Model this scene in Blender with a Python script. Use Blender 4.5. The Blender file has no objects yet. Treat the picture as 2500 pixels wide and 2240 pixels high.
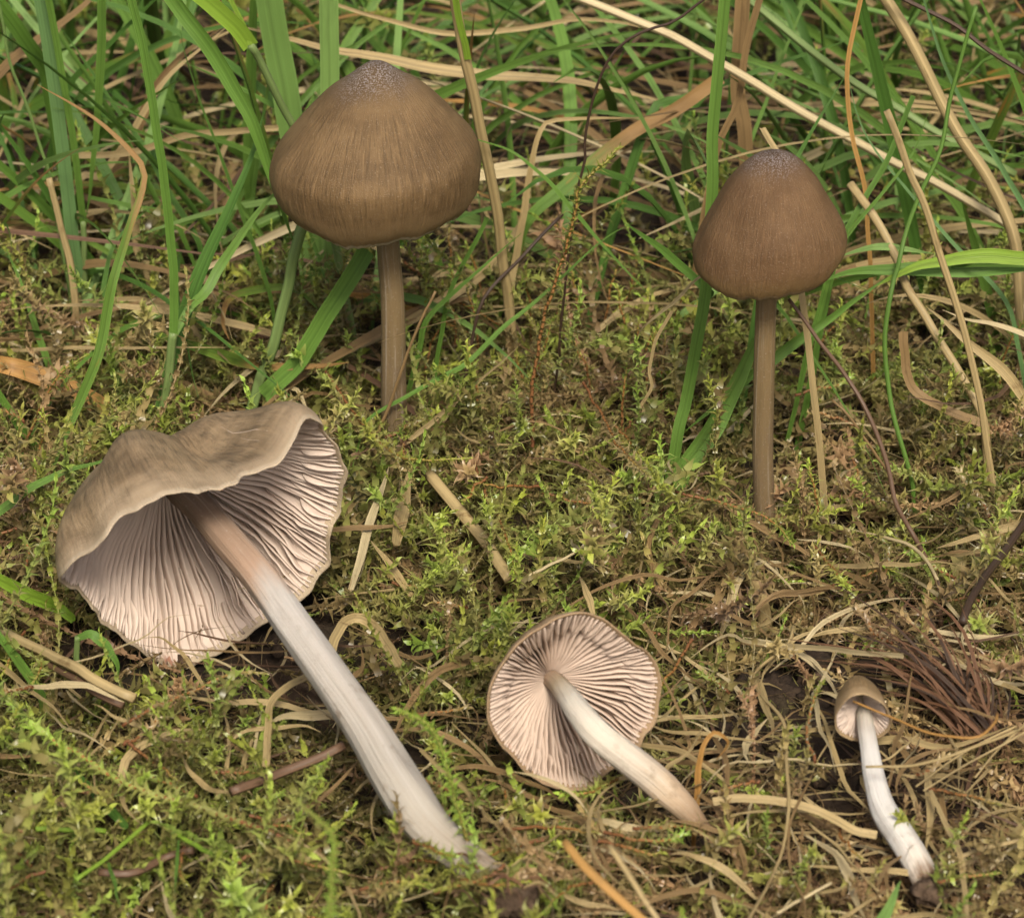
import bpy, math, random
import numpy as np
from mathutils import Vector, noise as mnoise

# ------------------------------------------------------------------ camera, sky, sun, exposure
SC = bpy.context.scene
COL = SC.collection
CM = 0.01
CAM_D, CAM_P, WID = 45.0, math.radians(30), 14.0          # centimetres, pitch, frame width at the focus plane
cam_pos = np.array([0, -CAM_D * math.cos(CAM_P), CAM_D * math.sin(CAM_P)])
FV = np.array([0, math.cos(CAM_P), -math.sin(CAM_P)]); RV = np.array([1.0, 0, 0]); UV_ = np.cross(RV, FV)
cd = bpy.data.cameras.new('camera'); cam = bpy.data.objects.new('camera', cd); COL.objects.link(cam)
cam.location = cam_pos * CM; cam.rotation_euler = (math.pi / 2 - CAM_P, 0, 0)
cd.sensor_width = 36; cd.lens = 36 * CAM_D / WID
cd.clip_start = 0.01; cd.clip_end = 200
cd.dof.use_dof = True; cd.dof.focus_distance = 0.425; cd.dof.aperture_fstop = 58
SC.camera = cam
w = bpy.data.worlds.new('World'); SC.world = w; w.use_nodes = True
nt = w.node_tree; sky = nt.nodes.new('ShaderNodeTexSky'); sky.sky_type = 'NISHITA'; sky.sun_disc = False
SUN_EL, SUN_AZ = math.radians(50), math.radians(172)      # azimuth clockwise from +Y: to the right of and behind the camera
sky.sun_elevation = SUN_EL; sky.sun_rotation = SUN_AZ
sky.air_density = 1.0; sky.dust_density = 6.0; sky.ozone_density = 0.3
nt.links.new(sky.outputs[0], nt.nodes['Background'].inputs[0]); nt.nodes['Background'].inputs[1].default_value = 0.05
ld = bpy.data.lights.new('sun', 'SUN'); sun = bpy.data.objects.new('sun', ld); COL.objects.link(sun)
ld.energy = 1.5; ld.angle = math.radians(14); ld.color = (1.0, 0.93, 0.80)
sd = Vector((math.sin(SUN_AZ) * math.cos(SUN_EL), math.cos(SUN_AZ) * math.cos(SUN_EL), math.sin(SUN_EL)))
sun.rotation_euler = sd.to_track_quat('Z', 'Y').to_euler()
SC.view_settings.view_transform = 'Standard'; SC.view_settings.look = 'None'
SC.view_settings.gamma = 1; SC.view_settings.use_curve_mapping = False
SC.view_settings.exposure = 1.32
SC.cycles.max_bounces = 5; SC.cycles.diffuse_bounces = 2; SC.cycles.transmission_bounces = 2
SC.cycles.transparent_max_bounces = 4; SC.cycles.use_denoising = True

rnd = random.Random(11)
FPX = 2500 * CAM_D / WID

# ------------------------------------------------------------------ the lie of the land (centimetres)
def H(x, y):                                               # top of the moss
    h = 0.22 * math.sin(0.75 * x + 1.2) * math.cos(0.6 * y + .4) + 0.13 * math.sin(1.5 * x - 1.1 * y + 2) + 0.08 * math.sin(2.9 * x + 2.3 * y)
    f = min(1, math.hypot(x, y) / 60)
    h *= 1 - f * .5
    h += -0.35 * math.exp(-((x - 3.3) ** 2 / 1.6 + (y + 5.6) ** 2 / 1.8))     # bare hollow by the smallest mushroom
    h += -0.35 * math.exp(-((x - 0.5) ** 2 / 1.0 + (y + 1.8) ** 2 / .8))
    return h
def bare(x, y):
    return math.exp(-((x - 3.5) ** 2 / 2.6 + (y + 5.4) ** 2 / 2.2))
def soil(x, y):
    return H(x, y) - 0.75 * (1 - .85 * bare(x, y))

def ray(p): return FV + ((p[0] - 1250) / 2500) * WID / CAM_D * RV - ((p[1] - 1120) / 2500) * WID / CAM_D * UV_
def at_z(p, z): d = ray(p); return cam_pos + d * ((z - cam_pos[2]) / d[2])
def at_y(p, y): d = ray(p); return cam_pos + d * ((y - cam_pos[1]) / d[1])
def on_moss(p, lift=0.0):
    z = 0.0
    for _ in range(6):
        X = at_z(p, z); z = H(X[0], X[1]) + lift
    return at_z(p, z)
def px2cm(wpx, X): return wpx * float((X - cam_pos) @ FV) / FPX
def unit(v): v = np.asarray(v, float); return v / max(1e-9, np.linalg.norm(v))

# ------------------------------------------------------------------ helpers
def tag(o, label=None, cat=None, group=None, kind=None):
    if label: o['label'] = label
    if cat: o['category'] = cat
    if group: o['group'] = group
    if kind: o['kind'] = kind
    return o
def mesh(name, verts, faces, uvs=None, mat=None, base=(0, 0, 0), smooth=True):
    V = (np.asarray(verts, float) - np.asarray(base, float)) * CM
    me = bpy.data.meshes.new(name); me.from_pydata(V.tolist(), [], faces); 
    if uvs is not None:
        li = np.empty(len(me.loops), int); me.loops.foreach_get('vertex_index', li)
        ul = me.uv_layers.new(name='UVMap'); ul.data.foreach_set('uv', np.asarray(uvs, np.float32)[li].ravel())
    if smooth: me.polygons.foreach_set('use_smooth', [True] * len(me.polygons))
    if mat: me.materials.append(mat)
    me.update(); return me
def obj(name, me, parent=None, base=(0, 0, 0), pbase=None):
    o = bpy.data.objects.new(name, me); COL.objects.link(o)
    if parent is not None:
        o.parent = parent
        o.location = (np.asarray(base, float) - np.asarray(pbase if pbase is not None else base, float)) * CM
    else: o.location = np.asarray(base, float) * CM
    return o
def empty(name, base):
    o = bpy.data.objects.new(name, None); COL.objects.link(o); o.location = np.asarray(base, float) * CM
    o.empty_display_size = .005; return o
def spline(P, n):                                          # Catmull-Rom through P, n samples by arc length
    P = np.asarray(P, float)
    if len(P) == 2: P = np.array([P[0], (P[0] + P[1]) / 2, P[1]])
    Q = np.vstack([2 * P[0] - P[1], P, 2 * P[-1] - P[-2]]); out = []
    for i in range(1, len(Q) - 2):
        for t in np.linspace(0, 1, 12, endpoint=False):
            a, b, c, d = Q[i - 1:i + 3]
            out.append(.5 * ((2 * b) + (-a + c) * t + (2 * a - 5 * b + 4 * c - d) * t * t + (-a + 3 * b - 3 * c + d) * t ** 3))
    out.append(P[-1]); out = np.array(out)
    s = np.r_[0, np.cumsum(np.linalg.norm(np.diff(out, axis=0), axis=1))]
    t = np.linspace(0, s[-1], n)
    return np.stack([np.interp(t, s, out[:, k]) for k in range(3)], 1)
def tangents(C): return np.array([unit(v) for v in np.gradient(C, axis=0)])

# ------------------------------------------------------------------ materials
class N:
    def __init__(s, name):
        s.m = bpy.data.materials.new(name); s.m.use_nodes = True; s.t = s.m.node_tree; s.t.nodes.clear()
        s.out = s.t.nodes.new('ShaderNodeOutputMaterial')
    def n(s, typ, **k):
        nd = s.t.nodes.new(typ)
        for a, b in k.items(): setattr(nd, a, b)
        return nd
    def l(s, a, b): s.t.links.new(a, b)
    def val(s, sock, v):
        if hasattr(v, 'is_linked') or hasattr(v, 'links'): s.l(v, sock)
        else: sock.default_value = v
    def math(s, op, a, b=0.0, c=0.0, clamp=False):
        m = s.n('ShaderNodeMath', operation=op, use_clamp=clamp)
        for i, v in enumerate((a, b, c)): s.val(m.inputs[i], v)
        return m.outputs[0]
    def mix(s, f, a, b, blend='MIX'):
        m = s.n('ShaderNodeMix', data_type='RGBA', blend_type=blend)
        s.val(m.inputs['Factor'], f)
        for i, v in ((6, a), (7, b)):
            s.val(m.inputs[i], v if not isinstance(v, tuple) else (*v[:3], 1))
        return m.outputs[2]
    def ramp(s, f, stops):
        r = s.n('ShaderNodeValToRGB'); e = r.color_ramp.elements
        while len(e) < len(stops): e.new(.5)
        for el, (p, c) in zip(e, stops): el.position = p; el.color = (*c, 1) if len(c) == 3 else c
        s.l(f, r.inputs[0]); return r.outputs[0]
    def smooth(s, v, a, b):
        m = s.n('ShaderNodeMapRange', interpolation_type='SMOOTHSTEP'); s.val(m.inputs[0], v)
        m.inputs[1].default_value = a; m.inputs[2].default_value = b; return m.outputs[0]
    def uv(s, sx=1, sy=1, off=None):
        u = s.n('ShaderNodeUVMap', uv_map='UVMap'); mp = s.n('ShaderNodeMapping'); mp.inputs['Scale'].default_value = (sx, sy, 1)
        s.l(u.outputs[0], mp.inputs[0])
        if off is not None: s.l(off, mp.inputs['Location'])
        return mp.outputs[0]
    def xy(s):
        u = s.n('ShaderNodeUVMap', uv_map='UVMap'); x = s.n('ShaderNodeSeparateXYZ'); s.l(u.outputs[0], x.inputs[0]); return x.outputs[0], x.outputs[1]
    def noise(s, vec, scale, detail=3, rough=.55, dist=0):
        t = s.n('ShaderNodeTexNoise'); t.inputs['Scale'].default_value = scale; t.inputs['Detail'].default_value = detail
        t.inputs['Roughness'].default_value = rough; t.inputs['Distortion'].default_value = dist
        if vec is not None: s.l(vec, t.inputs['Vector'])
        return t.outputs[0]
    def objvec(s): return s.n('ShaderNodeTexCoord').outputs['Object']
    def rand(s):
        a = s.n('ShaderNodeAttribute', attribute_type='GEOMETRY', attribute_name='rnd')
        return s.math('FRACT', s.math('ADD', s.n('ShaderNodeObjectInfo').outputs['Random'], a.outputs['Fac']))
    def bump(s, h, dist, strength=1.0):
        b = s.n('ShaderNodeBump'); b.inputs['Distance'].default_value = dist; b.inputs['Strength'].default_value = strength
        s.l(h, b.inputs['Height']); return b.outputs[0]
    def surface(s, col, rough=.55, spec=.4, transl=0.0, tcol=None, bump=None, sss=0.0, sssr=.002, sheen=0.0):
        p = s.n('ShaderNodeBsdfPrincipled'); s.val(p.inputs['Base Color'], col if not isinstance(col, tuple) else (*col, 1))
        s.val(p.inputs['Roughness'], rough); p.inputs['Specular IOR Level'].default_value = spec
        if sss:
            p.inputs['Subsurface Weight'].default_value = sss; p.inputs['Subsurface Radius'].default_value = (1, .6, .4); p.inputs['Subsurface Scale'].default_value = sssr
        if sheen: p.inputs['Sheen Weight'].default_value = sheen; p.inputs['Sheen Roughness'].default_value = .5
        if bump is not None: s.l(bump, p.inputs['Normal'])
        o = p.outputs[0]
        if transl:
            t = s.n('ShaderNodeBsdfTranslucent'); s.val(t.inputs[0], tcol if tcol is not None else col)
            m = s.n('ShaderNodeMixShader'); m.inputs[0].default_value = transl; s.l(o, m.inputs[1]); s.l(t.outputs[0], m.inputs[2]); o = m.outputs[0]
        s.l(o, s.out.inputs[0]); return s.m

def blade_mat(name, c1, c2, tip=None, tipat=.8, transl=.3, patch=None, rough=.45, vein=.5):
    """leaf: colour varies from blade to blade (c1..c2), veins run along it, the tip may be withered"""
    b = N(name); r = b.rand(); off = b.n('ShaderNodeCombineXYZ'); b.l(b.math('MULTIPLY', r, 37.0), off.inputs[0]); b.l(b.math('MULTIPLY', r, 91.0), off.inputs[1])
    col = b.mix(b.math('FRACT', b.math('MULTIPLY', r, 7.31)), c1, c2)
    v = b.noise(b.uv(11, .8, off.outputs[0]), 1.0, 3, .65)
    col = b.mix(b.math('MULTIPLY', b.smooth(v, .35, .7), vein), col, tuple(min(1, x * 1.75 + .015) for x in c1))
    big = b.noise(b.uv(1.5, 5, off.outputs[0]), 1.0, 3, .6)
    col = b.mix(b.math('MULTIPLY', b.smooth(big, .5, .75), .5), col, tuple(x * .62 for x in c2))
    if patch:
        pn = b.noise(b.uv(1.2, 7, off.outputs[0]), 1.0, 4, .65)
        col = b.mix(b.math('MULTIPLY', b.smooth(pn, .57, .7), .85), col, patch)
    xx, yy = b.xy(); mid = b.math('ABSOLUTE', b.math('SUBTRACT', xx, .5))
    col = b.mix(b.math('MULTIPLY', b.smooth(mid, .1, .02), .35), col, tuple(x * .55 for x in c1)); col = b.mix(b.math('MULTIPLY', b.smooth(mid, .4, .5), .3), col, tuple(min(1, x * 1.5 + .02) for x in c2))
    if tip:
        x, y = b.xy(); tn = b.math('ADD', y, b.math('MULTIPLY', b.math('SUBTRACT', big, .5), .5))
        col = b.mix(b.smooth(tn, tipat - .1, tipat + .12), col, tip)
    return b.surface(col, rough, .35, transl, None, b.bump(v, .00014, .9))
M = {}
M['green'] = blade_mat('leaf_green', (.105, .21, .03), (.14, .25, .045), transl=.3)
M['dark'] = blade_mat('leaf_dark_green', (.065, .15, .022), (.09, .185, .032), transl=.28)
M['blue'] = blade_mat('leaf_blue_green', (.115, .22, .075), (.14, .255, .085), transl=.25, vein=.25)
M['pale'] = blade_mat('leaf_pale_green', (.18, .31, .075), (.215, .345, .095), transl=.3, vein=.25)
M['lime'] = blade_mat('leaf_yellow_green', (.20, .34, .03), (.24, .36, .045), transl=.35)
M['culm'] = blade_mat('culm_green', (.14, .22, .06), (.17, .23, .08), transl=.1, vein=.3)
M['wither'] = blade_mat('leaf_withering', (.10, .20, .028), (.15, .21, .03), tip=(.34, .20, .07), tipat=.62, patch=(.40, .19, .04))
M['turn'] = blade_mat('leaf_orange_brown', (.40, .24, .075), (.36, .19, .06), patch=(.16, .19, .04), transl=.25)
M['straw'] = blade_mat('straw', (.32, .24, .108), (.40, .305, .15), transl=.2, vein=.8, patch=(.19, .115, .045))
M['palestraw'] = blade_mat('straw_pale', (.45, .365, .20), (.51, .425, .25), transl=.2, vein=.5, patch=(.33, .23, .11))
M['brownstraw'] = blade_mat('straw_brown', (.19, .122, .05), (.27, .178, .08), transl=.2, vein=.55, patch=(.14, .08, .035))
M['brown'] = blade_mat('stalk_brown', (.10, .057, .032), (.14, .08, .045), transl=.05, vein=.5)
M['darkbrown'] = blade_mat('stalk_dark_brown', (.042, .025, .015), (.065, .036, .021), transl=.05, vein=.5)
M['rust'] = blade_mat('fibre_rust', (.13, .062, .03), (.19, .10, .05), transl=.1, vein=.5)
M['orange'] = blade_mat('straw_orange', (.38, .20, .055), (.42, .25, .08), transl=.2, vein=.5)

def moss_mat(name, young, mid, old, dead):
    b = N(name); age, along = b.xy(); r = b.rand()
    at = b.n('ShaderNodeAttribute', attribute_type='GEOMETRY', attribute_name='tone'); tone = at.outputs['Fac']
    c = b.ramp(age, [(0, young), (.2, mid), (.55, old), (1, tuple(x * .5 for x in old))])  # older leaves browner; base darkened further to paint shade deep in the moss
    c = b.mix(b.math('MULTIPLY', b.smooth(along, .0, .35), .0), c, mid)
    c = b.mix(b.math('MULTIPLY', b.smooth(along, .55, 1.0), .3), c, tuple(min(1, x * 1.5 + .03) for x in mid))
    c = b.mix(b.smooth(b.math('ADD', tone, b.math('MULTIPLY', b.math('SUBTRACT', age, .5), .25)), .45, .95), c, dead)
    hv = b.n('ShaderNodeHueSaturation'); b.l(c, hv.inputs['Color']); b.l(b.math('ADD', .62, b.math('MULTIPLY', r, .75)), hv.inputs['Value'])
    b.l(b.math('ADD', .472, b.math('MULTIPLY', b.math('FRACT', b.math('MULTIPLY', r, 5.7)), .05)), hv.inputs['Hue'])
    return b.surface(hv.outputs[0], .34, .5, .28)
M['moss'] = moss_mat('moss_leaf', (.33, .42, .065), (.27, .31, .07), (.25, .215, .08), (.37, .265, .125))
M['mossbright'] = moss_mat('moss_leaf_fresh', (.39, .52, .075), (.34, .41, .08), (.32, .30, .095), (.40, .30, .13))
M['mossdead'] = moss_mat('moss_leaf_dead', (.42, .33, .16), (.40, .30, .15), (.32, .23, .115), (.27, .19, .09))
b = N('moss_stem'); age, along = b.xy()
M['mossstem'] = b.surface(b.ramp(age, [(0, (.30, .30, .08)), (.3, (.32, .16, .05)), (1, (.17, .07, .03))]), .5, .3, .1)

b = N('soil'); v = b.objvec(); n1 = b.noise(v, 260, 6, .65); n2 = b.noise(v, 60, 4, .6)
c = b.ramp(n1, [(.25, (.012, .008, .005)), (.5, (.034, .022, .014)), (.75, (.075, .05, .031))]); c = b.mix(b.smooth(n2, .5, .75), c, (.032, .028, .012))
M['soil'] = b.surface(c, .85, .25, bump=b.bump(b.math('ADD', n1, n2), .0018, 1))

b = N('crumbly_soil'); v = b.objvec(); n1 = b.noise(v, 420, 6, .7); c = b.ramp(n1, [(.3, (.045, .028, .017)), (.55, (.15, .10, .065)), (.75, (.27, .20, .14))])
M['crumb'] = b.surface(c, .85, .2, bump=b.bump(n1, .0016, 1))
def cap_mat(name, dark, light, rim, frost_sheen, seed, margin=.0, spec=.2, blots=(5, 3), fib=.4):
    b = N(name); th, u = b.xy(); o = b.n('ShaderNodeCombineXYZ'); o.inputs[0].default_value = seed; o.inputs[1].default_value = seed * 3.7
    streak = b.noise(b.uv(210, 7, o.outputs[0]), 1.0, 3, .65, .3); fine = b.noise(b.objvec(), 5200, 2, .6); blot = b.noise(b.uv(blots[0], blots[1], o.outputs[0]), 1.0, 4, .65)
    body = b.math('MULTIPLY', b.smooth(u, .15, .4), b.smooth(u, 1.02, .8))
    c = b.mix(b.smooth(blot, .3, .7), dark, light)
    c = b.mix(b.math('MULTIPLY', b.math('MULTIPLY', b.smooth(streak, .52, .66), body), fib), c, tuple(x * .36 for x in dark))
    c = b.mix(b.math('MULTIPLY', b.math('MULTIPLY', b.smooth(streak, .5, .3), body), .3), c, tuple(min(1, x * 1.55) for x in light))
    c = b.mix(b.math('MULTIPLY', b.smooth(b.math('ADD', u, b.math('MULTIPLY', b.math('SUBTRACT', blot, .5), .3)), .82, 1.0), .75), c, rim)
    c = b.mix(b.math('MULTIPLY', b.smooth(fine, .58, .72), .28), c, (.38, .31, .235))  # fine pale speckle dots, sheen of the skin put into the colour
    if frost_sheen:
        f = b.math('MULTIPLY', b.smooth(b.math('ADD', u, b.math('MULTIPLY', blot, .12)), .36, .1), b.smooth(fine, .46, .62))  # hoary pale fibrils at the apex, with some sheen painted in
        dk = b.smooth(b.math('ADD', u, b.math('MULTIPLY', streak, .2)), .42, .2)
        c = b.mix(b.math('MULTIPLY', dk, .5), c, tuple(x * .6 for x in dark)); c = b.mix(b.math('MULTIPLY', f, frost_sheen), c, (.47, .44, .46))
    bm = b.bump(b.math('ADD', b.math('MULTIPLY', streak, .7), b.math('MULTIPLY', fine, .45)), .00030, .9)
    c = b.mix(b.math('MULTIPLY', b.smooth(u, .972, .99), margin), c, (.56, .48, .36))
    return b.surface(c, b.math('ADD', .46, b.math('MULTIPLY', fine, .2)), spec, 0, None, bm, .12, .0012)
M['capD'] = cap_mat('cap_skin_umber', (.108, .066, .029), (.185, .118, .055), (.24, .16, .076), .5, 1.3, .75)
M['capE'] = cap_mat('cap_skin_chestnut', (.108, .060, .027), (.155, .091, .043), (.21, .134, .054), .45, 4.1, .15, .2, (5, 3), .15)
M['capA'] = cap_mat('cap_skin_tan', (.135, .09, .045), (.27, .19, .105), (.43, .325, .21), 0, 7.7, .3, .5, (11, 6), .5)
M['capB'] = cap_mat('cap_skin_pale_umber', (.16, .10, .05), (.24, .16, .085), (.36, .25, .15), 0, 2.2)
M['capC'] = cap_mat('cap_skin_small', (.17, .11, .05), (.25, .17, .085), (.42, .30, .17), .15, 5.2)
def gill_mat(name, col, stain):
    b = N(name); d, u = b.xy(); r = b.rand(); o = b.n('ShaderNodeCombineXYZ'); b.l(b.math('MULTIPLY', r, 55.0), o.inputs[0])
    n1 = b.noise(b.uv(1, 4, o.outputs[0]), 1.0, 3); c = b.mix(b.smooth(n1, .3, .7), tuple(x * .92 for x in col), tuple(min(1, x * 1.05) for x in col))
    c = b.mix(b.math('MULTIPLY', b.smooth(d, .6, 1.0), .35), c, tuple(min(1, x * 1.2) for x in col))
    s = b.noise(b.n('ShaderNodeTexCoord').outputs['Object'], 170, 3, .6)
    c = b.mix(b.math('MULTIPLY', b.smooth(s, .66, .71), stain), c, (.42, .17, .09))
    return b.surface(c, .6, .2, .3, None, b.bump(b.noise(b.uv(3, 30, o.outputs[0]), 1.0, 2), .0001, .6))
M['gillA'] = gill_mat('gill_pinkish_beige', (.80, .67, .575), .8)
M['gillB'] = gill_mat('gill_rosy_beige', (.73, .59, .485), .6)
def stem_mat(name, stops, seed, fib=.4, dirt=.85):
    b = N(name); a, u = b.xy(); o = b.n('ShaderNodeCombineXYZ'); o.inputs[0].default_value = seed
    f1 = b.noise(b.uv(26, 2.2, o.outputs[0]), 1.0, 4, .7, .3); f2 = b.noise(b.uv(5, 5, o.outputs[0]), 1.0, 3, .6); fine = b.noise(b.objvec(), 3800, 3, .65)
    uu = b.math('ADD', u, b.math('ADD', b.math('MULTIPLY', b.math('SUBTRACT', f1, .5), .10), b.math('MULTIPLY', b.math('SUBTRACT', f2, .5), .14)))
    c = b.ramp(uu, stops)
    c = b.mix(b.math('MULTIPLY', b.smooth(f1, .5, .75), fib), c, b.mix(.55, c, (.10, .065, .04)))
    c = b.mix(b.math('MULTIPLY', b.smooth(f1, .48, .3), fib * .7), c, b.mix(.5, c, (.74, .70, .64)))
    sm = b.noise(b.uv(3, 9, o.outputs[0]), 1.0, 4, .7); c = b.mix(b.math('MULTIPLY', b.math('MULTIPLY', b.smooth(sm, .52, .68), b.smooth(u, .25, .8)), dirt), c, (.17, .12, .075))
    c = b.mix(b.math('MULTIPLY', b.smooth(fine, .6, .72), .3), c, (.62, .56, .5))
    return b.surface(c, .55, .25, 0, None, b.bump(b.math('ADD', f1, b.math('MULTIPLY', fine, .3)), .00028, .9), .15, .0015)
M['stemA'] = stem_mat('stem_brown_to_white', [(0, (.19, .135, .095)), (.14, (.27, .185, .13)), (.27, (.40, .27, .19)), (.36, (.50, .46, .415)), (.6, (.445, .40, .345)), (.85, (.41, .37, .31)), (1, (.26, .21, .155))], 1, .6)
M['stemB'] = stem_mat('stem_cream', [(0, (.27, .18, .12)), (.12, (.40, .32, .22)), (.3, (.60, .55, .46)), (.62, (.56, .49, .40)), (.8, (.50, .38, .26)), (1, (.20, .12, .06))], 2, .4, .4)
M['stemC'] = stem_mat('stem_white', [(0, (.36, .27, .17)), (.1, (.46, .38, .28)), (.26, (.62, .57, .5)), (.42, (.61, .585, .545)), (.8, (.59, .565, .52)), (.94, (.62, .56, .48)), (1, (.2, .13, .08))], 3, .2, .25)
M['stemD'] = stem_mat('stem_umber', [(0, (.215, .150, .072)), (.5, (.185, .130, .064)), (.85, (.165, .12, .066)), (1, (.22, .17, .11))], 4, .55)
M['stemE'] = stem_mat('stem_hazel', [(0, (.22, .150, .070)), (.5, (.195, .136, .066)), (1, (.175, .125, .07))], 5, .4)

# ------------------------------------------------------------------ ground: one sheet
def build_ground():
    def axis(a, b, n, far): return [-far, -far * .3, -far * .08] + list(np.linspace(a, b, n)) + [far * .08, far * .3, far]
    xs = axis(-45, 45, 150, 5000); ys = axis(-45, 70, 190, 5000)
    V = [(x, y, soil(x, y) + .16 * mnoise.noise(Vector((x * 1.9, y * 1.9, 0))) + .1 * mnoise.noise(Vector((x * 5, y * 5, 3))) if abs(x) <= 46 and abs(y) < 71 else -.8) for y in ys for x in xs]
    n = len(xs); Fc = [(j * n + i, j * n + i + 1, (j + 1) * n + i + 1, (j + 1) * n + i) for j in range(len(ys) - 1) for i in range(n - 1)]
    o = obj('ground', mesh('ground', V, Fc, None, M['soil'])); tag(o, 'dark brown soil under the moss and grass', kind='structure')
build_ground()

# ------------------------------------------------------------------ ribbons and tubes
def ribbon(C, width, mat, facing=None, twist=0.0, twist2=None, tip=1, fold=.12, base=(0, 0, 0), thick=.010, name='leaf', W=None, raw=False):
    """a leaf along C with a lens-like section and a slight keel; tip=1 tapers at the end, -1 at the start, 2 both, 0 none"""
    n = len(C); T = tangents(C); V = []; U = []; F_ = []
    tw2 = twist if twist2 is None else twist2
    for i in range(n):
        t = i / (n - 1)
        if W is not None: wd = np.interp(t, np.linspace(0, 1, len(W)), W)
        else:
            wd = width
            if tip in (1, 2): wd *= min(1, ((1 - t) / .55) ** .75) if t > .45 else 1
            if tip in (-1, 2): wd *= min(1, (t / .55) ** .75) if t < .55 else 1
            if tip == 1: wd *= .62 + .38 * min(1, t / .3)
        wd = max(wd, width * .03 + .004)
        f = unit(facing[i] if facing is not None and np.ndim(facing) == 2 else (facing if facing is not None else cam_pos - C[i]))
        s = np.cross(T[i], f); s = unit(s) if np.linalg.norm(s) > 1e-4 else np.array([1., 0, 0]); nn = np.cross(s, T[i])
        a = twist + (tw2 - twist) * t; s, nn = s * math.cos(a) + nn * math.sin(a), nn * math.cos(a) - s * math.sin(a)
        k = fold * wd; th = min(thick, wd * .2); L_, R_, c_ = C[i] - s * wd / 2 + nn * k, C[i] + s * wd / 2 + nn * k, C[i] - nn * k * .6
        V += [L_, c_ + nn * th, R_, L_, c_ - nn * th, R_]; U += [(0, t), (.5, t), (1, t)] * 2
    for i in range(n - 1):
        a = 6 * i
        F_ += [(a, a + 6, a + 7, a + 1), (a + 1, a + 7, a + 8, a + 2), (a + 4, a + 10, a + 9, a + 3), (a + 5, a + 11, a + 10, a + 4)]
    return (V, F_, U, mat) if raw else mesh(name, V, F_, U, mat, base)
def tube(C, R, mat, sides=8, base=(0, 0, 0), name='stalk', rough=0.0, seed=0, flat=1.0):
    n = len(C); T = tangents(C); V = []; U = []; F_ = []
    R = np.interp(np.linspace(0, 1, n), np.linspace(0, 1, len(R)), R)
    up = np.array([0., 0, 1]) if abs(T[0][2]) < .8 else np.array([1., 0, 0])
    for i in range(n):
        s = unit(np.cross(T[i], up)); q = np.cross(s, T[i]); up = q
        for k in range(sides + 1):
            a = 2 * math.pi * (k % sides) / sides
            r = R[i] * (1 + rough * mnoise.noise(Vector((math.cos(a) * 2.2 + seed, math.sin(a) * 2.2, i / n * 5))) + rough * .5 * mnoise.noise(Vector((math.cos(a) * 6 + seed, math.sin(a) * 6, i / n * 2))))
            V.append(C[i] + s * math.cos(a) * r + q * math.sin(a) * r * flat); U.append((k / sides, i / (n - 1)))
    m = sides + 1
    for i in range(n - 1):
        for k in range(sides): F_.append((i * m + k, i * m + k + 1, (i + 1) * m + k + 1, (i + 1) * m + k))
    F_ += [tuple(range(sides))[::-1], tuple((n - 1) * m + k for k in range(sides))]
    return mesh(name, V, F_, U, mat, base)

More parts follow.
